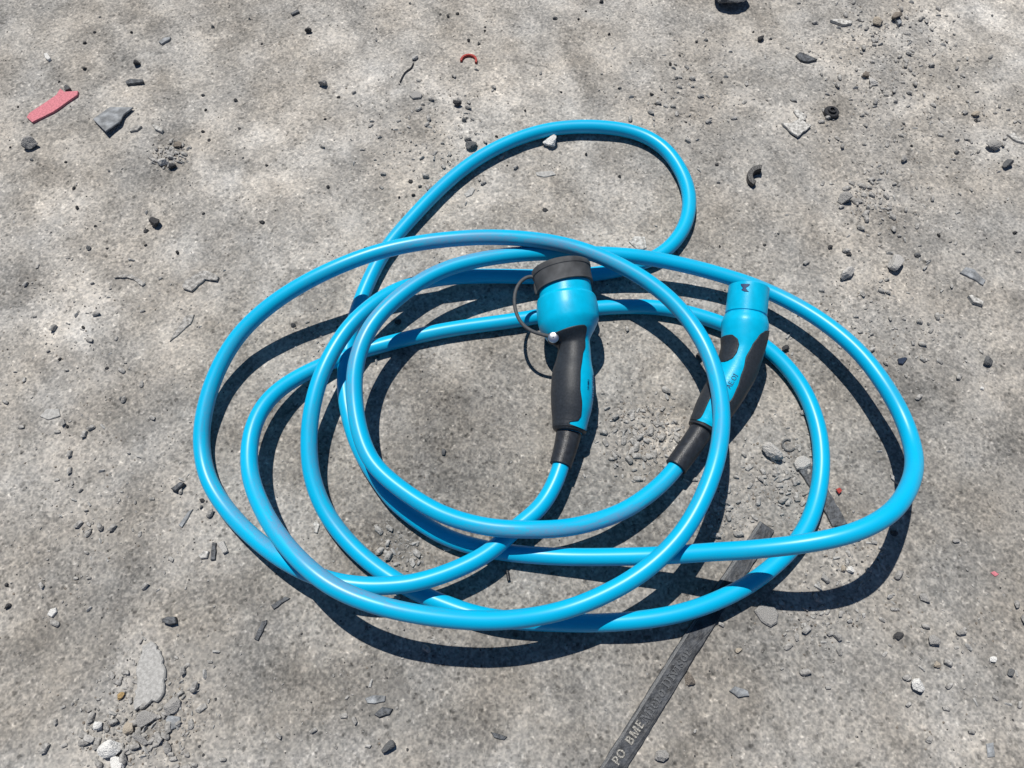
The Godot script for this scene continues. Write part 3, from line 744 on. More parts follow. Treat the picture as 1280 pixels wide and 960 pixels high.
func make_debris() -> void:
	# flat and long pieces, each with its own outline
	loose_flake("plastic_bar", [Vector2(-0.6472, -0.7563), Vector2(-0.6458, -0.7633), Vector2(-0.6176, -0.7963), Vector2(-0.615, -0.8079), Vector2(-0.6081, -0.8021), Vector2(-0.59, -0.8036), Vector2(-0.5893, -0.7963), Vector2(-0.6144, -0.7662), Vector2(-0.6375, -0.7479)], 0.0034, M.pink, "broken pinkish red plastic bar with a notched end, far left", "plastic bar", {"jag": 0.0002, "step": 0.007, "chamfer": 0.0003, "seed": 4})
	loose_flake("slate_flake", [Vector2(-0.5574, -0.7521), Vector2(-0.5414, -0.7761), Vector2(-0.5084, -0.7733), Vector2(-0.5173, -0.7591), Vector2(-0.5193, -0.7437), Vector2(-0.5324, -0.7257)], 0.002, M.slate, "flat grey shard with one curved edge propped up beside the red bar", "shard", {"tilt": Vector3(-0.14, 0, 0.05), "lift": 0.004, "jag": 0.0003})
	loose_flake("plastic_sliver", [Vector2(-0.529, -0.8197), Vector2(-0.5237, -0.8257), Vector2(-0.5058, -0.8242), Vector2(-0.5038, -0.8197), Vector2(-0.5259, -0.8153)], 0.004, M.slate_dark, "thin dark grey sliver above the propped grey shard", "sliver")
	loose_flake("plastic_sliver", [Vector2(-0.4991, -0.8975), Vector2(-0.4927, -0.9054), Vector2(-0.4839, -0.907), Vector2(-0.4841, -0.9023), Vector2(-0.4937, -0.8928)], 0.003, M.slate, "short grey sliver near the top left corner", "sliver")
	loose_flake("plastic_sliver", [Vector2(-0.3192, -0.9538), Vector2(-0.3097, -0.9621), Vector2(-0.3068, -0.9571), Vector2(-0.3165, -0.9505)], 0.003, M.slate_dark, "tiny grey sliver at the top edge left of centre", "sliver")
	loose_flake("wood_sliver", [Vector2(-0.4778, -0.7437), Vector2(-0.4712, -0.7423), Vector2(-0.4613, -0.7354), Vector2(-0.4627, -0.7312), Vector2(-0.4733, -0.7368)], 0.004, M.card, "pale tan splinter right of the propped grey shard", "splinter")
	loose_flake("wood_sliver", [Vector2(-0.5072, -0.7368), Vector2(-0.5002, -0.7437), Vector2(-0.4914, -0.7423), Vector2(-0.4963, -0.7354), Vector2(-0.5053, -0.7326)], 0.003, M.dusty, "low tan splinter touching the shadow of the propped grey shard", "splinter")
	loose_flake("folded_strip", [Vector2(-0.3931, -0.493), Vector2(-0.3909, -0.502), Vector2(-0.3712, -0.5156), Vector2(-0.3652, -0.5144), Vector2(-0.3514, -0.5065), Vector2(-0.3524, -0.5008), Vector2(-0.3672, -0.5031), Vector2(-0.3765, -0.4907), Vector2(-0.3805, -0.4863), Vector2(-0.3906, -0.4896)], 0.003, M.dusty, "bent pale strip of card lying left of the coil", "strip of card", {"warp": 0.0015})
	loose_flake("curved_strip", [Vector2(-0.4769, -0.5054), Vector2(-0.4748, -0.5087), Vector2(-0.457, -0.511), Vector2(-0.4448, -0.5031), Vector2(-0.4379, -0.4975), Vector2(-0.4411, -0.4941), Vector2(-0.4525, -0.5031), Vector2(-0.4628, -0.5065)], 0.0025, M.dusty, "thin curved grey strip left of the bent card strip", "strip")
	loose_flake("dust_strip", [Vector2(-0.3946, -0.4195), Vector2(-0.3901, -0.4353), Vector2(-0.3815, -0.4545), Vector2(-0.3723, -0.4556), Vector2(-0.3747, -0.4427), Vector2(-0.3838, -0.431)], 0.0016, M.dusty, "long low pale strip half buried in dust, below the bent card strip", "strip")
	loose_flake("pale_flake", [Vector2(-0.5197, -0.3257), Vector2(-0.5148, -0.3344), Vector2(-0.5009, -0.3353), Vector2(-0.497, -0.3267), Vector2(-0.5081, -0.3219)], 0.0015, M.flat_concrete, "flat pale flake pressed into the ground at the left edge", "flake")
	loose_flake("mortar_flake", [Vector2(-0.3497, -0.0895), Vector2(-0.3426, -0.085), Vector2(-0.3341, -0.0726), Vector2(-0.3294, -0.0603), Vector2(-0.3277, -0.0433), Vector2(-0.3329, -0.0348), Vector2(-0.3377, -0.0362), Vector2(-0.3517, -0.0272), Vector2(-0.3539, -0.0307), Vector2(-0.3549, -0.0503), Vector2(-0.3586, -0.0646), Vector2(-0.3563, -0.0762), Vector2(-0.3566, -0.085)], 0.004, M.flat_concrete, "pale leaf-shaped flake of mortar above the rubble, lower left", "flake", {"jag": 0.0012, "step": 0.003, "seed": 9, "chamfer": 0.0012})
	loose_flake("plastic_sliver", [Vector2(-0.3051, -0.1677), Vector2(-0.3063, -0.1849), Vector2(-0.3023, -0.1857), Vector2(-0.3004, -0.1685)], 0.003, M.slate_dark, "upright-lying grey sliver just left of the outer turn of cable", "sliver")
	loose_flake("plaster_chip", [Vector2(-0.3181, -0.1726), Vector2(-0.3132, -0.1775), Vector2(-0.3082, -0.1767), Vector2(-0.3088, -0.1701), Vector2(-0.3151, -0.1693)], 0.003, M.card, "pale plaster chip left of the grey sliver beside the coil", "chip")
	loose_flake("plaster_chip", [Vector2(-0.3006, -0.1849), Vector2(-0.2944, -0.1873), Vector2(-0.2886, -0.1767), Vector2(-0.2931, -0.1742), Vector2(-0.2964, -0.1791)], 0.004, M.stone_pale, "whitish plaster chip at the rim of the cable shadow, left side", "chip")
	loose_flake("plastic_sliver", [Vector2(-0.2384, -0.1235), Vector2(-0.2252, -0.132), Vector2(-0.2202, -0.1305), Vector2(-0.2355, -0.1197)], 0.002, M.slate_dark, "dark flat sliver sticking out of the cable shadow, lower left", "sliver")
	loose_flake("plastic_sliver", [Vector2(-0.2505, -0.0917), Vector2(-0.245, -0.1082), Vector2(-0.2405, -0.1097), Vector2(-0.2401, -0.1067), Vector2(-0.2464, -0.0902)], 0.002, M.slate_dark, "dark narrow sliver standing apart below the cable shadow, lower left", "sliver")
	loose_flake("plastic_sliver", [Vector2(-0.3442, -0.204), Vector2(-0.3368, -0.2184), Vector2(-0.3323, -0.221), Vector2(-0.338, -0.2065), Vector2(-0.3404, -0.2015)], 0.0018, M.slate, "faint grey sliver left of the outer turn", "sliver")
	loose_flake("plastic_chip", [Vector2(-0.3578, -0.2417), Vector2(-0.3491, -0.2496), Vector2(-0.3446, -0.2479), Vector2(-0.3523, -0.2391)], 0.006, M.slate_dark, "thick black chip close left of the outer turn of cable", "chip", {"chamfer": 0.001})
	loose_flake("plastic_block", [Vector2(-0.3419, -0.1097), Vector2(-0.3368, -0.112), Vector2(-0.329, -0.112), Vector2(-0.3271, -0.106), Vector2(-0.3331, -0.1044), Vector2(-0.3405, -0.1067)], 0.006, M.slate_dark, "small grey plastic block above the leaf-shaped mortar flake", "block")
	loose_flake("white_chip", [Vector2(-0.457, -0.1143), Vector2(-0.4552, -0.1197), Vector2(-0.4501, -0.1212), Vector2(-0.4484, -0.1174), Vector2(-0.4517, -0.112)], 0.003, M.stone_white, "bright white chip at the lower left edge", "chip")
	loose_flake("white_chip", [Vector2(-0.6534, -0.8726), Vector2(-0.6493, -0.8742), Vector2(-0.6421, -0.8634), Vector2(-0.6447, -0.8603), Vector2(-0.6503, -0.8649)], 0.004, M.stone_white, "bright white chip near the top left corner", "chip")
	loose_flake("slate_flake", [Vector2(-0.3225, -0.0197), Vector2(-0.321, -0.0238), Vector2(-0.3095, -0.0224), Vector2(-0.308, -0.0142), Vector2(-0.3177, -0.0101)], 0.002, M.slate, "grey flat fragment right of the rubble, lower left", "shard")
	loose_flake("slate_flake", [Vector2(-0.1389, -0.0383), Vector2(-0.1315, -0.0411), Vector2(-0.1194, -0.0404), Vector2(-0.1198, -0.0355), Vector2(-0.1294, -0.0335), Vector2(-0.1363, -0.0342)], 0.0018, M.slate, "blue-grey flat fragment below the front of the coil", "shard")
	loose_flake("slate_flake", [Vector2(-0.1288, -0.0245), Vector2(-0.1217, -0.0307), Vector2(-0.1119, -0.0293), Vector2(-0.1145, -0.0245), Vector2(-0.1241, -0.0217)], 0.003, M.slate_dark, "dark grey fragment below the blue-grey one in front of the coil", "shard")
	loose_flake("slate_flake", [Vector2(-0.02, -0.0095), Vector2(-0.0133, -0.0081), Vector2(-0.0044, -0.0054), Vector2(-0.0074, -0.0027), Vector2(-0.0163, -0.0047)], 0.002, M.slate_dark, "small dark flake by the bottom edge left of the rubber strip", "shard")
	loose_flake("slate_flake", [Vector2(0.2385, -0.1181), Vector2(0.2456, -0.1243), Vector2(0.2588, -0.122), Vector2(0.2625, -0.1151), Vector2(0.2597, -0.1067), Vector2(0.2529, -0.1029), Vector2(0.2442, -0.1082)], 0.004, M.stone_grey, "rounded flat grey stone half in the cable shadow beside the rubber strip", "flat stone", {"chamfer": 0.0016})
	loose_flake("dark_flake", [Vector2(0.3965, -0.8711), Vector2(0.4031, -0.8773), Vector2(0.4125, -0.8726), Vector2(0.4255, -0.8634), Vector2(0.4125, -0.8588), Vector2(0.4018, -0.8619)], 0.004, M.slate_dark, "dark triangular flake near the top, right of centre", "flake")
	loose_flake("card_flake", [Vector2(0.358, -0.7465), Vector2(0.3695, -0.7451), Vector2(0.3827, -0.7549), Vector2(0.3965, -0.7409), Vector2(0.3754, -0.7216), Vector2(0.3663, -0.7312)], 0.003, M.card, "pale torn piece of card left of the black grommet", "piece of card", {"tilt": Vector3(-0.06, 0, 0), "lift": 0.001})
	loose_flake("card_flake", [Vector2(0.3772, -0.7676), Vector2(0.3822, -0.7718), Vector2(0.3924, -0.7619), Vector2(0.3919, -0.7521), Vector2(0.3844, -0.7521)], 0.003, M.card, "small pale scrap just above the torn piece of card", "scrap")
	loose_flake("slate_flake", [Vector2(0.5381, -0.5122), Vector2(0.5468, -0.5202), Vector2(0.5566, -0.5167), Vector2(0.5597, -0.5099), Vector2(0.566, -0.5008), Vector2(0.5614, -0.4941), Vector2(0.5522, -0.5031)], 0.0022, M.slate, "broken grey slate flake at the right edge", "shard")
	loose_flake("wood_sliver", [Vector2(0.5384, -0.4785), Vector2(0.5424, -0.4796), Vector2(0.5541, -0.4697), Vector2(0.5521, -0.4654), Vector2(0.5419, -0.4697)], 0.005, M.card, "pale splinter below the broken slate at the right edge", "splinter")
	loose_flake("wood_sliver", [Vector2(0.4568, -0.9407), Vector2(0.4721, -0.9424), Vector2(0.4884, -0.9375), Vector2(0.4852, -0.9326), Vector2(0.4723, -0.931)], 0.004, M.card, "pale splinter near the top edge, right side", "splinter")
	loose_flake("pale_flake", [Vector2(0.6536, -0.7285), Vector2(0.6628, -0.7312), Vector2(0.6738, -0.7175), Vector2(0.6764, -0.7121), Vector2(0.6632, -0.7175)], 0.003, M.card, "pale peeling flake cut by the right edge", "flake")
	loose_flake("glass_shard", [Vector2(0.4396, -0.3968), Vector2(0.4482, -0.3988), Vector2(0.4507, -0.3978), Vector2(0.4435, -0.3897), Vector2(0.4392, -0.3907)], 0.003, M.glassy, "dark bluish glassy shard right of the coil", "shard")
	loose_flake("pale_flake", [Vector2(0.1434, -0.5575), Vector2(0.1509, -0.5658), Vector2(0.1636, -0.5646), Vector2(0.1644, -0.548), Vector2(0.1534, -0.5457)], 0.002, M.card, "flat pale flake inside the far loop beside the crossing", "flake")
	loose_flake("pale_flake", [Vector2(0.0299, -0.6656), Vector2(0.0516, -0.6682), Vector2(0.0566, -0.6617), Vector2(0.0411, -0.6578), Vector2(0.0319, -0.6604)], 0.0012, M.flat_concrete, "faint pale flake inside the far loop below the white stone", "flake")
	loose_flake("pale_flake", [Vector2(-0.0609, -0.6309), Vector2(-0.051, -0.6424), Vector2(-0.0468, -0.6386), Vector2(-0.0507, -0.6297), Vector2(-0.0577, -0.6259)], 0.0015, M.flat_concrete, "small greenish pale flake in the shadow edge of the far loop", "flake")
	loose_flake("pale_flake", [Vector2(-0.1393, -0.7977), Vector2(-0.132, -0.805), Vector2(-0.1219, -0.7992), Vector2(-0.1238, -0.7934), Vector2(-0.1346, -0.7919)], 0.003, M.concrete, "pale flat stone below the thin black wire", "flat stone")
	loose_flake("pale_flake", [Vector2(-0.2054, -0.2057), Vector2(-0.2025, -0.2099), Vector2(-0.1986, -0.204), Vector2(-0.2002, -0.1956), Vector2(-0.2035, -0.1965)], 0.002, M.card, "small whitish flake under the third turn of cable, left", "flake")
	loose_flake("grey_bar", [Vector2(0.3029, -0.2738), Vector2(0.3079, -0.2783), Vector2(0.3163, -0.2774), Vector2(0.3196, -0.271), Vector2(0.3291, -0.2514), Vector2(0.3467, -0.204), Vector2(0.3305, -0.2015), Vector2(0.3206, -0.2313), Vector2(0.306, -0.2612)], 0.003, M.slate_dark, "flat grey strip with a rounded tip passing under the right side of the cable", "strip", {"chamfer": 0.001})
	loose_flake("pale_tip", [Vector2(0.3007, -0.271), Vector2(0.3051, -0.2774), Vector2(0.3123, -0.2792), Vector2(0.3193, -0.2747), Vector2(0.3193, -0.2692), Vector2(0.3099, -0.2639), Vector2(0.303, -0.2639)], 0.0062, M.stone_pale, "pale rounded stone at the tip of the flat grey strip", "flat stone", {"chamfer": 0.002})
	loose_flake("red_chip", [Vector2(0.3401, -0.2417), Vector2(0.3446, -0.2435), Vector2(0.3465, -0.24), Vector2(0.3425, -0.2365)], 0.0012, M.red, "tiny dark red chip on the grey strip right of the cable", "chip", {"lift": 0.003})
	loose_flake("pink_chip", [Vector2(0.4821, -0.1557), Vector2(0.4865, -0.1573), Vector2(0.4905, -0.1541), Vector2(0.4859, -0.1517)], 0.001, M.pink, "tiny pink chip near the right edge, lower half", "chip")
	loose_flake("tan_sliver", [Vector2(0.4018, -0.2585), Vector2(0.4057, -0.2567), Vector2(0.4117, -0.2488), Vector2(0.4094, -0.2461), Vector2(0.4017, -0.2541)], 0.003, M.dusty, "tan splinter inside the right bend of the cable", "splinter")
	loose_flake("plastic_sliver", [Vector2(0.5494, -0.9489), Vector2(0.5536, -0.9522), Vector2(0.5579, -0.9342), Vector2(0.5522, -0.9294)], 0.005, M.slate, "dark-edged broken sliver among the crumbs at the top right", "sliver")
	loose_flake("slate_flake", [Vector2(0.4366, 0.0006), Vector2(0.4436, -0.0007), Vector2(0.4419, 0.0113), Vector2(0.4352, 0.0119)], 0.0015, M.slate, "faint upright grey mark of a flake in the lower right corner", "shard")
	loose_flake("slate_flake", [Vector2(0.2053, -0.0447), Vector2(0.2111, -0.0489), Vector2(0.2227, -0.0447), Vector2(0.2237, -0.0404), Vector2(0.2129, -0.039)], 0.003, M.slate, "grey clod right of the rubber strip lettering", "clod")

	# round and ring-shaped bits
	var o := mesh_node("ring_fragment", ring_piece(0.0105, 0.0032, 175, 380, 0.0035), M.red)
	settle(o, Vector2(-0.0603, -0.8619), 0.0)
	tag(o, "broken half of a small red plastic ring, top centre", "ring")
	var g := Node3D.new()
	g.name = numbered("grommet")
	add_child(g)
	settle(g, Vector2(0.4272, -0.7647), 0.3)
	tag(g, "small round black rubber grommet with a raised rim, upper right", "grommet")
	mesh_node("base", ring_piece(0.0052, 0.0095, 0, 360, 0.006), M.plastic, g)
	mesh_node("rim", ring_piece(0.0042, 0.0022, 0, 330, 0.009), M.plastic, g)
	o = mesh_node("clip_fragment", ring_piece(0.0125, 0.0075, 130, 285, 0.011), M.plastic)
	settle(o, Vector2(0.3167, -0.6539), 0.0, 0.0, Vector3(0.1, 0, 0.15))
	tag(o, "broken curved black plastic clip right of the far loop", "clip")
	o = mesh_node("wire_ring", tube(arc_points(0.0065, 0.0012, 30, 300), 0.0012, 8), M.stone_slate)
	settle(o, Vector2(0.2988, -0.292), 0.0)
	tag(o, "small open wire ring right of the faceted grey stone", "ring")
	var hair := PackedVector3Array()
	for q in [Vector2(-0.1538, -0.8227), Vector2(-0.1502, -0.8346), Vector2(-0.1462, -0.8421), Vector2(-0.1399, -0.8482), Vector2(-0.1371, -0.8588)]: hair.append(on_ground(q, 0.0016))
	tag(mesh_node("wire", tube(resample(hair, 0.002), 0.0009, 8), M.plastic), "thin curved black wire at the top, left of the red ring", "wire")
	hair = PackedVector3Array()
	for q in [Vector2(-0.0048, -0.1573), Vector2(-0.004, -0.1525), Vector2(-0.0032, -0.1469)]: hair.append(on_ground(q, 0.003))
	tag(mesh_node("stud", tube(resample(hair, 0.001), 0.0016, 10), M.plastic), "tiny black stud in the sunlit gap at the front of the coil", "stud")

	# stones large enough to know one from another: [place, width, stone, mesh seed, height share, turn, name, label, kind of thing]
	var stones := [
		[Vector2(0.0504, -0.7121), 0.0189, "stone_white", 84, 0.75, 0.4, "stone", "round white stone touching the inside of the far loop", "stone"],
		[Vector2(0.2803, -0.2838), 0.0216, "stone_pale", 122, 0.72, 2.6, "stone", "largest faceted grey stone, right of the uncapped plug", "stone"],
		[Vector2(-0.6295, -0.7094), 0.0178, "stone_grey", 23, 0.8, 0.0, "stone", "grey stone below the red bar at the left edge", "stone"],
		[Vector2(0.3193, -0.9837), 0.0444, "stone_slate", 24, 0.6, 0.5, "stone", "big dark stone cut by the top edge", "stone"],
		[Vector2(0.353, -0.9054), 0.0114, "stone_dark", 25, 0.6, 0.9, "stone", "dark stone below the big one at the top edge", "stone"],
		[Vector2(0.3998, -0.5087), 0.0211, "stone_pale", 26, 0.55, 0.6, "stone", "oval pale stone above the right bend of the cable", "stone"],
		[Vector2(0.4616, -0.5236), 0.0194, "stone_pale", 27, 0.7, 1.4, "stone", "lumpy whitish stone right of the oval pale one", "stone"],
		[Vector2(0.4193, -0.6209), 0.0152, "stone_grey", 128, 0.8, 0.2, "stone", "pale stone with a dark shaded face, above the oval pale one", "stone"],
		[Vector2(0.5079, -0.6853), 0.0114, "stone_grey", 29, 0.8, 1.2, "stone", "small grey stone between the grommet and the right edge", "stone"],
		[Vector2(0.6291, -0.7081), 0.0168, "stone_grey", 30, 0.6, 0.1, "stone", "angular grey stone near the right edge, upper part", "stone"],
		[Vector2(0.6397, -0.6774), 0.0135, "stone_slate", 31, 0.85, 0.8, "stone", "dark grey stone at the right edge below the angular one", "stone"],
		[Vector2(0.6197, -0.7619), 0.0107, "stone_tan", 32, 0.7, 0.3, "stone", "tan stone left of the peeling flake at the right edge", "stone"],
		[Vector2(0.5541, -0.9489), 0.0196, "stone_brown", 33, 0.6, 1.0, "clod", "brown clod in the crumbs at the top right", "clod"],
		[Vector2(0.5237, -0.9359), 0.0149, "stone_tan", 34, 0.6, 2.0, "clod", "pale clod left of the brown one at the top right", "clod"],
		[Vector2(0.4888, -0.8331), 0.011, "stone_brown", 35, 0.7, 0.4, "clod", "brown clod above the pale chip, upper right", "clod"],
		[Vector2(0.4956, -0.8227), 0.0143, "stone_pale", 36, 0.4, -0.7, "chip", "pale chip below a brown clod, upper right", "chip"],
		[Vector2(0.54, -0.3937), 0.0127, "stone_slate", 37, 0.7, 0.2, "stone", "grey pebble at the right edge, middle height", "pebble"],
		[Vector2(0.5258, -0.3597), 0.0045, "stone_white", 38, 0.6, 0.2, "stone", "white speck of stone below the grey pebble at the right edge", "pebble"],
		[Vector2(0.3836, -0.0496), 0.0129, "stone_white", 39, 0.8, 0.6, "stone", "white stone standing alone in the lower right", "stone"],
		[Vector2(0.3766, -0.056), 0.0061, "stone_pale", 40, 0.8, 0.1, "stone", "small pale pebble touching the white stone in the lower right", "pebble"],
		[Vector2(0.4077, -0.0682), 0.0092, "stone_tan", 41, 0.5, 1.5, "stone", "tan pebble above and right of the lone white stone", "pebble"],
		[Vector2(0.3765, -0.0947), 0.0094, "stone_dark", 42, 0.5, -0.4, "stone", "flat blackish pebble in the lower right", "pebble"],
		[Vector2(0.4097, -0.0902), 0.0109, "stone_grey", 43, 0.6, 0.4, "stone", "grey pebble right of the flat blackish one", "pebble"],
		[Vector2(0.4764, -0.061), 0.0069, "stone_slate", 44, 0.7, 0.4, "stone", "dark pebble at the right edge, lower part", "pebble"],
		[Vector2(0.4618, -0.0726), 0.0077, "stone_white", 45, 0.5, 0.4, "stone", "whitish chip left of the dark pebble at the lower right edge", "chip"],
		[Vector2(0.4103, -0.1305), 0.0103, "stone_grey", 46, 0.6, -0.6, "stone", "grey stone below the right bend, right of its shadow", "stone"],
		[Vector2(0.3758, -0.1328), 0.0064, "stone_pale", 47, 0.8, 0.4, "stone", "pale pebble at the rim of the right bend's shadow", "pebble"],
		[Vector2(0.3406, -0.1581), 0.0073, "stone_white", 48, 0.7, 0.4, "stone", "white pebble inside the shadow ring of the right bend", "pebble"],
		[Vector2(0.3345, -0.1597), 0.0065, "stone_tan", 49, 0.7, 1.4, "stone", "tan pebble left of the white one inside the shadow ring", "pebble"],
		[Vector2(0.3316, -0.109), 0.0063, "stone_pale", 50, 0.7, 0.4, "stone", "pale pebble just below the right bend's shadow", "pebble"],
		[Vector2(0.3459, -0.1143), 0.0047, "stone_pale", 51, 0.7, 0.9, "stone", "smaller pale pebble just below the right bend's shadow", "pebble"],
		[Vector2(0.2189, -0.0814), 0.0062, "stone_tan", 52, 0.5, 0.4, "stone", "tan pebble right of the rubber strip", "pebble"],
		[Vector2(0.1698, -0.0539), 0.0137, "stone_brown", 53, 0.5, 0.8, "clod", "brownish clod close to the right edge of the rubber strip", "clod"],
		[Vector2(0.1356, 0.0106), 0.0132, "stone_grey", 54, 0.55, 0.2, "stone", "greyish stone right of the white letters at the bottom", "stone"],
		[Vector2(-0.1134, 0.0033), 0.0118, "stone_slate", 55, 0.8, 1.1, "stone", "round dark grey pebble at the bottom, left of centre", "pebble"],
		[Vector2(-0.1326, 0.0026), 0.0052, "stone_pale", 56, 0.6, 0.1, "stone", "small pale pebble left of the round dark grey one", "pebble"],
		[Vector2(-0.366, 0.0033), 0.0214, "stone_white", 57, 0.55, 0.35, "stone", "large white chunk of plaster in the rubble, lower left", "chunk"],
		[Vector2(-0.3835, -0.0156), 0.0097, "stone_white", 58, 0.7, 0.9, "stone", "small white chunk above the large one in the rubble", "chunk"],
		[Vector2(-0.3896, -0.0034), 0.0089, "stone_pale", 59, 0.7, 0.1, "stone", "pale chunk left of the large white one in the rubble", "chunk"],
		[Vector2(-0.3384, -0.021), 0.0179, "stone_grey", 60, 0.5, 0.4, "stone", "grey lump of mortar under the tip of the leaf-shaped flake", "lump"],
		[Vector2(-0.3416, -0.0034), 0.0148, "stone_grey", 61, 0.6, -0.5, "stone", "dark-edged lump at the lower end of the rubble", "lump"],
		[Vector2(-0.3193, -0.0307), 0.0165, "stone_grey", 62, 0.5, 0.9, "stone", "broken lump right of the leaf-shaped flake", "lump"],
		[Vector2(-0.354, -0.0135), 0.0119, "stone_tan", 63, 0.5, 0.9, "stone", "tan crumb in the middle of the rubble", "lump"],
		[Vector2(-0.3593, 0.0172), 0.0161, "stone_white", 64, 0.5, 1.9, "stone", "white chunk cut by the bottom edge under the rubble", "chunk"],
		[Vector2(-0.3687, -0.0404), 0.0068, "stone_amber", 65, 0.6, 0.7, "stone", "amber crumb left of the leaf-shaped flake", "crumb"],
		[Vector2(-0.2576, -0.8168), 0.0121, "stone_grey", 66, 0.8, 0.2, "stone", "grey stone with dark face, top left of the far loop", "stone"],
		[Vector2(-0.4416, -0.5851), 0.0139, "stone_dark", 67, 0.8, 0.2, "stone", "black stone at the left, under the small pit", "stone"],
		[Vector2(-0.4396, -0.7094), 0.0115, "stone_brown", 68, 0.6, 0.2, "stone", "brown stone in the small pit right of the splinters", "stone"],
		[Vector2(-0.4508, -0.68), 0.0135, "stone_pale", 69, 0.6, 0.2, "stone", "pale stone at the lower rim of the small pit", "stone"],
		[Vector2(-0.4382, -0.6734), 0.0093, "stone_dark", 70, 0.8, 0.2, "stone", "dark stone beside the pale one at the lower rim of the small pit", "stone"],
		[Vector2(-0.0735, -0.7818), 0.0119, "stone_dark", 71, 0.7, -0.5, "stone", "angular black stone above the left side of the far loop", "stone"],
		[Vector2(-0.0535, -0.7081), 0.0126, "stone_slate", 72, 0.8, 0.5, "stone", "bluish grey stone just outside the far loop, left", "stone"],
		[Vector2(-0.5222, -0.8558), 0.01, "stone_dark", 73, 0.9, 0.5, "stone", "round black stone above the dark sliver, upper left", "stone"],
		[Vector2(-0.6056, -0.8094), 0.0087, "stone_slate", 74, 0.8, 0.5, "stone", "grey stone resting against the end of the red bar", "stone"],
		[Vector2(-0.2909, -0.9182), 0.0103, "stone_dark", 75, 0.7, 0.5, "stone", "black stone near the top edge, left of centre", "stone"],
		[Vector2(-0.1334, -0.4449), 0.0084, "stone_dark", 76, 0.8, 0.5, "stone", "black pebble inside the coil at the upper left", "pebble"],
		[Vector2(0.2154, -0.3988), 0.011, "stone_dark", 77, 0.8, 0.5, "stone", "black pebble left of the uncapped plug's neck", "pebble"],
		[Vector2(0.3128, -0.4091), 0.0092, "stone_dark", 78, 0.8, 0.5, "stone", "black pebble right of the second turn behind the uncapped plug", "pebble"],
		[Vector2(0.062, -0.3958), 0.0064, "stone_dark", 79, 0.6, 0.5, "stone", "black crumb beside the capped connector's shadow", "crumb"],
		[Vector2(0.3931, -0.1965), 0.0074, "stone_dark", 80, 0.6, 0.5, "stone", "black crumb in the shadow of the right bend", "crumb"],
		[Vector2(-0.1365, -0.868), 0.009, "stone_pale", 81, 0.7, 0.5, "stone", "pale pebble at the end of the thin black wire", "pebble"],
		[Vector2(0.3843, -0.0027), 0.0074, "stone_grey", 82, 0.5, 0.5, "stone", "grey pebble in the lower right, below the lone white stone", "pebble"]]
	for s in stones:
		o = mesh_node(s[6], rock(s[3], 3, 1.0, 0.5, 9), M[s[2]])
		o.scale = Vector3(s[1], s[1] * s[4], s[1]) * 1.2
		settle(o, s[0], s[5])
		tag(o, s[7], s[8])

	# small dark crumbs, alike
	var shapes := []
	for k in 6: shapes.append(rock(200 + k, 2, 0.85, 0.42, 9))
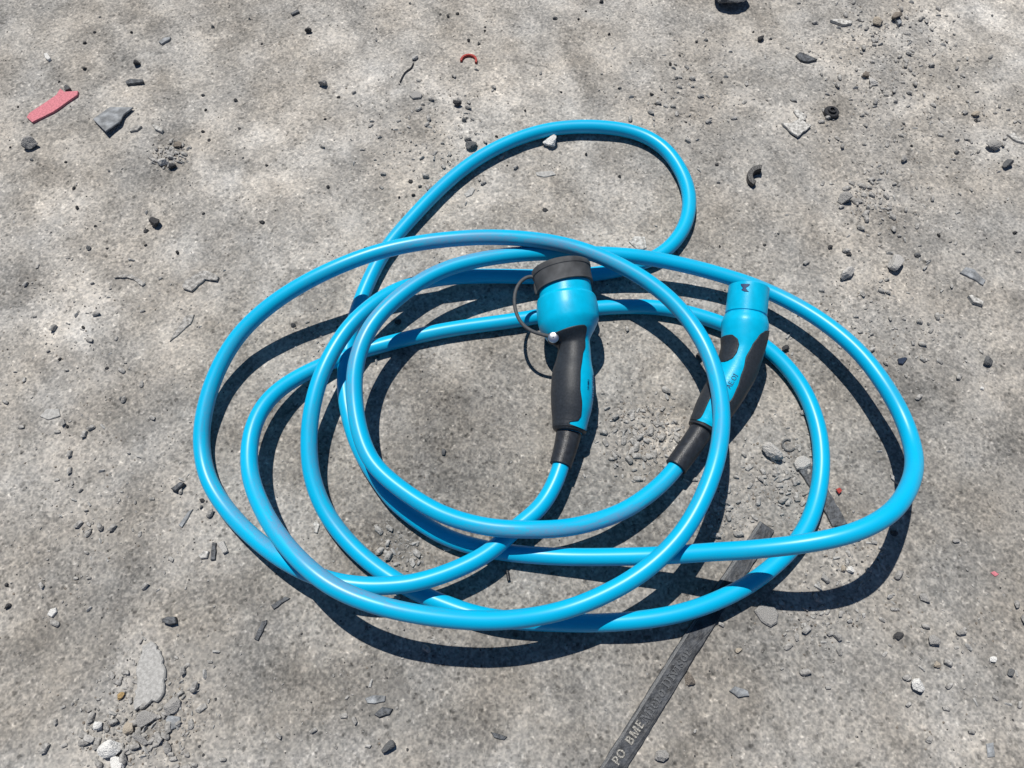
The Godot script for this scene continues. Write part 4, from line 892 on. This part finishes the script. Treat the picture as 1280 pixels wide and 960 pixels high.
	var rows := [
		[Vector2(-0.5945, -0.9489), Vector2(-0.5943, -0.9182), Vector2(-0.604, -0.896), Vector2(-0.5419, -0.9182), Vector2(-0.4282, -0.9278), Vector2(-0.3779, -0.944), Vector2(-0.3527, -0.8944), Vector2(-0.5211, -0.8558), Vector2(-0.5913, -0.8467), Vector2(-0.622, -0.8227)],
		[Vector2(-0.6658, -0.7775), Vector2(-0.6571, -0.7067), Vector2(-0.6235, -0.6866), Vector2(-0.5789, -0.6827), Vector2(-0.5582, -0.6398), Vector2(-0.5469, -0.6096), Vector2(-0.5197, -0.6682), Vector2(-0.5168, -0.5492), Vector2(-0.4953, -0.5492), Vector2(-0.4493, -0.5539)],
		[Vector2(-0.4081, -0.5433), Vector2(-0.4524, -0.5742), Vector2(-0.5174, -0.5814), Vector2(-0.4202, -0.7992), Vector2(-0.4123, -0.7718), Vector2(-0.4091, -0.734), Vector2(-0.3984, -0.7203), Vector2(-0.3625, -0.7409), Vector2(-0.3498, -0.6906), Vector2(-0.3167, -0.6774)],
		[Vector2(-0.2344, -0.6411), Vector2(-0.374, -0.789), Vector2(-0.2503, -0.7563), Vector2(-0.2358, -0.7948), Vector2(-0.3866, -0.601), Vector2(-0.3116, -0.5875), Vector2(-0.1483, -0.9787), Vector2(-0.103, -0.9555), Vector2(-0.0925, -0.9522), Vector2(-0.0787, -0.9555)],
		[Vector2(-0.1934, -0.9262), Vector2(-0.039, -0.9294), Vector2(-0.0388, -0.9214), Vector2(-0.0612, -0.9023), Vector2(-0.0475, -0.896), Vector2(-0.0806, -0.8331), Vector2(-0.063, -0.7535), Vector2(-0.1075, -0.7919), Vector2(0.0665, -0.8036), Vector2(0.1466, -0.8109)],
		[Vector2(0.1906, -0.8006), Vector2(0.1946, -0.7818), Vector2(0.2195, -0.8573), Vector2(0.2259, -0.8301), Vector2(0.0623, -0.9473), Vector2(0.1067, -0.9621), Vector2(0.0957, -0.9456), Vector2(0.1378, -0.9134), Vector2(0.0172, -0.7704), Vector2(-0.0201, -0.7257)],
		[Vector2(-0.083, -0.684), Vector2(-0.1301, -0.6526), Vector2(-0.1173, -0.6437), Vector2(-0.1428, -0.6259), Vector2(-0.1247, -0.6297), Vector2(0.1376, -0.6591), Vector2(0.0422, -0.6059), Vector2(0.097, -0.6946), Vector2(-0.179, -0.548), Vector2(0.1297, -0.9804)],
		[Vector2(0.3447, -0.9198), Vector2(0.3669, -0.907), Vector2(0.2605, -0.8991), Vector2(0.2746, -0.9039), Vector2(0.2651, -0.6787), Vector2(0.2877, -0.8212), Vector2(0.2316, -0.7507), Vector2(0.5238, -0.7108), Vector2(0.6187, -0.7535), Vector2(0.5807, -0.6986)],
		[Vector2(0.5224, -0.7479), Vector2(0.4474, -0.6096), Vector2(0.3291, -0.5706), Vector2(0.2538, -0.5516), Vector2(0.3888, -0.5504), Vector2(0.3098, -0.5527), Vector2(0.6114, -0.8153), Vector2(0.5249, -0.567), Vector2(0.6206, -0.5706), Vector2(0.6934, -0.9522)],
		[Vector2(-0.2542, -0.4406), Vector2(-0.5153, -0.3968), Vector2(-0.4346, -0.3479), Vector2(-0.4986, -0.4385), Vector2(-0.4599, -0.3856), Vector2(-0.4869, -0.3144), Vector2(-0.0733, -0.2838), Vector2(-0.3242, -0.2227), Vector2(-0.3248, -0.2313), Vector2(-0.506, -0.143)],
		[Vector2(-0.4986, -0.122), Vector2(0.053, -0.3315), Vector2(0.152, -0.4567), Vector2(0.2773, -0.461), Vector2(0.33, -0.4796), Vector2(0.4847, -0.4427), Vector2(0.4937, -0.5375), Vector2(0.4094, -0.5398), Vector2(0.5498, -0.5398), Vector2(0.2354, -0.8726)]]
	for row in rows:
		for p in row:
			var w := 0.0046 + 0.0048 * pow(rng.randf(), 1.7)
			o = mesh_node("gravel_crumb", shapes[rng.randi() % 6], [M.stone_dark, M.stone_dark, M.stone_slate][rng.randi() % 3])
			o.scale = Vector3(w, w * rng.randf_range(0.6, 1.0), w)
			settle(o, p, rng.randf() * TAU, -0.12 * w)
			tag(o, "small dark gravel crumb lying loose on the concrete", "gravel crumb", "dark gravel crumbs strewn over the concrete")

func arc_points(r: float, high: float, from: float, to: float) -> PackedVector3Array:
	var out := PackedVector3Array()
	for i in 24:
		var a := deg_to_rad(lerpf(from, to, i / 23.0))
		out.append(Vector3(cos(a) * r, high, sin(a) * r))
	return out

# Grit too fine to count: broken concrete, sand and dark specks, thicker where the surface has crumbled.
func make_grit() -> void:
	var where := FastNoiseLite.new()
	where.seed = 17; where.frequency = 9.0; where.fractal_octaves = 3
	var heaps := [[Vector2(0.53, -0.8881), 0.10, 560], [Vector2(0.4811, -0.7549), 0.10, 280], [Vector2(0.4852, -0.6221), 0.08, 220], [Vector2(0.613, -0.7271), 0.09, 180], [Vector2(0.148, -0.3031), 0.045, 420], [Vector2(-0.3457, -0.0128), 0.055, 520], [Vector2(-0.446, -0.6933), 0.022, 160], [Vector2(0.2929, -0.2532), 0.05, 260],
		[Vector2(-0.5366, -0.4268), 0.12, 200], [Vector2(-0.4375, -0.2356), 0.13, 150], [Vector2(-0.1142, -0.1767), 0.03, 120], [Vector2(0.2168, -0.2184), 0.035, 160], [Vector2(0.42, -0.091), 0.08, 120], [Vector2(0.341, -0.1685), 0.04, 130], [Vector2(0.2981, -0.106), 0.035, 120], [Vector2(-0.1933, -0.4164), 0.05, 90], [Vector2(0.2502, -0.7977), 0.1, 260], [Vector2(0.4299, -0.4481), 0.09, 260], [Vector2(0.4448, -0.6221), 0.03, 120], [Vector2(-0.1057, -0.7271), 0.10, 260], [Vector2(-0.4403, -0.1767), 0.10, 70], [Vector2(-0.1636, -0.0128), 0.06, 50]]
	var kinds := [
		["grit", [M.stone_grey, M.concrete], 9000, 0.0009, 0.0034, 0.75, "pale concrete grit strewn over the ground"],
		["sand", [M.stone_pale], 9000, 0.0006, 0.0020, 0.35, "fine whitish sand and crumbs on the ground"],
		["dark_grit", [M.stone_dark], 6000, 0.0008, 0.0032, 0.10, "fine dark specks of grit on the ground"],
		["brown_grit", [M.stone_brown], 1800, 0.0010, 0.0030, 0.4, "brownish soil crumbs on the ground"],
		["clods", [M.dusty], 260, 0.0022, 0.0100, 0.30, "broken clods of weathered concrete on the ground"],
		["chips", [M.flat_concrete], 300, 0.0016, 0.0075, 0.14, "pale chips of plaster and concrete on the ground"]]
	var seed := 300
	for k in kinds:
		var mm := MultiMesh.new()
		mm.transform_format = MultiMesh.TRANSFORM_3D
		seed += 1
		mm.mesh = rock(seed, 2 if k[4] > 0.005 else 1, 0.75, 0.42, 9)
		var list := []
		for i in k[2]:
			var p := Vector2(rng.randf_range(-0.9, 0.9), rng.randf_range(-1.22, 0.08))
			if where.get_noise_2d(p.x, p.y) < -0.12 + 0.3 * rng.randf() - 0.15: continue
			var w: float = k[3] + (k[4] - k[3]) * pow(rng.randf(), 3.2)
			list.append([p, w])
		for h in heaps:
			for i in int(h[2] * k[5]):
				var d: Vector2 = Vector2(rng.randfn(), rng.randfn()) * (h[1] * 0.55)
				var w: float = (k[3] + (k[4] - k[3]) * pow(rng.randf(), 2.2)) * (1.35 if h[1] < 0.06 else 1.2)
				list.append([h[0] + d, w])
		mm.instance_count = list.size()
		for i in list.size():
			var w: float = list[i][1]
			var b := Basis(Vector3.UP, rng.randf() * TAU).scaled(Vector3(w, w * rng.randf_range(0.5, 0.95), w))
			mm.set_instance_transform(i, Transform3D(b, on_ground(list[i][0], -0.1 * w)))
		var o := MultiMeshInstance3D.new()
		o.name = numbered(k[0])
		o.multimesh = mm
		o.material_override = k[1][0]
		add_child(o, true)
		tag(o, k[6], "grit", "", "stuff")

# ---------------------------------------------------------------- the scene
func _ready() -> void:
	var cam := Camera3D.new()
	cam.name = "camera"
	cam.position = Vector3(0, 0.784, 0)
	cam.rotation_degrees = Vector3(-65, 0, 0)
	cam.fov = 53.0
	cam.near = 0.02; cam.far = 200.0
	add_child(cam)
	cam.current = true
	var env := Environment.new()
	var sky_mat := ProceduralSkyMaterial.new()
	sky_mat.sky_top_color = Color(0.25, 0.35, 0.50)
	sky_mat.sky_horizon_color = Color(0.52, 0.58, 0.66)
	sky_mat.sky_curve = 0.12
	sky_mat.ground_bottom_color = Color(0.30, 0.29, 0.27)
	sky_mat.ground_horizon_color = Color(0.42, 0.45, 0.48)
	var sky := Sky.new()
	sky.sky_material = sky_mat
	env.background_mode = Environment.BG_SKY
	env.sky = sky
	env.background_energy_multiplier = 0.9
	env.ambient_light_source = Environment.AMBIENT_SOURCE_SKY
	env.tonemap_mode = Environment.TONE_MAPPER_LINEAR
	env.tonemap_exposure = 1.0
	env.sdfgi_enabled = true; env.ssao_enabled = true; env.ssil_enabled = true
	var we := WorldEnvironment.new()
	we.name = "world"
	we.environment = env
	add_child(we)
	var sun := DirectionalLight3D.new()
	sun.name = "sun"
	sun.light_energy = 1.6
	sun.light_color = Color(1.0, 0.982, 0.952)
	sun.light_angular_distance = 0.5
	sun.shadow_enabled = true
	add_child(sun)
	sun.look_at_from_position(Vector3(-0.20, 1.0, -0.40), Vector3.ZERO, Vector3.UP)

	rng.seed = 4711
	swell.seed = 2; swell.frequency = 3.2; swell.fractal_octaves = 3
	rough.seed = 5; rough.frequency = 26.0; rough.fractal_octaves = 4
	lumps.frequency = 0.02
	make_materials()
	make_ground()
	make_cable()
	make_strip()
	make_debris()
	make_grit()
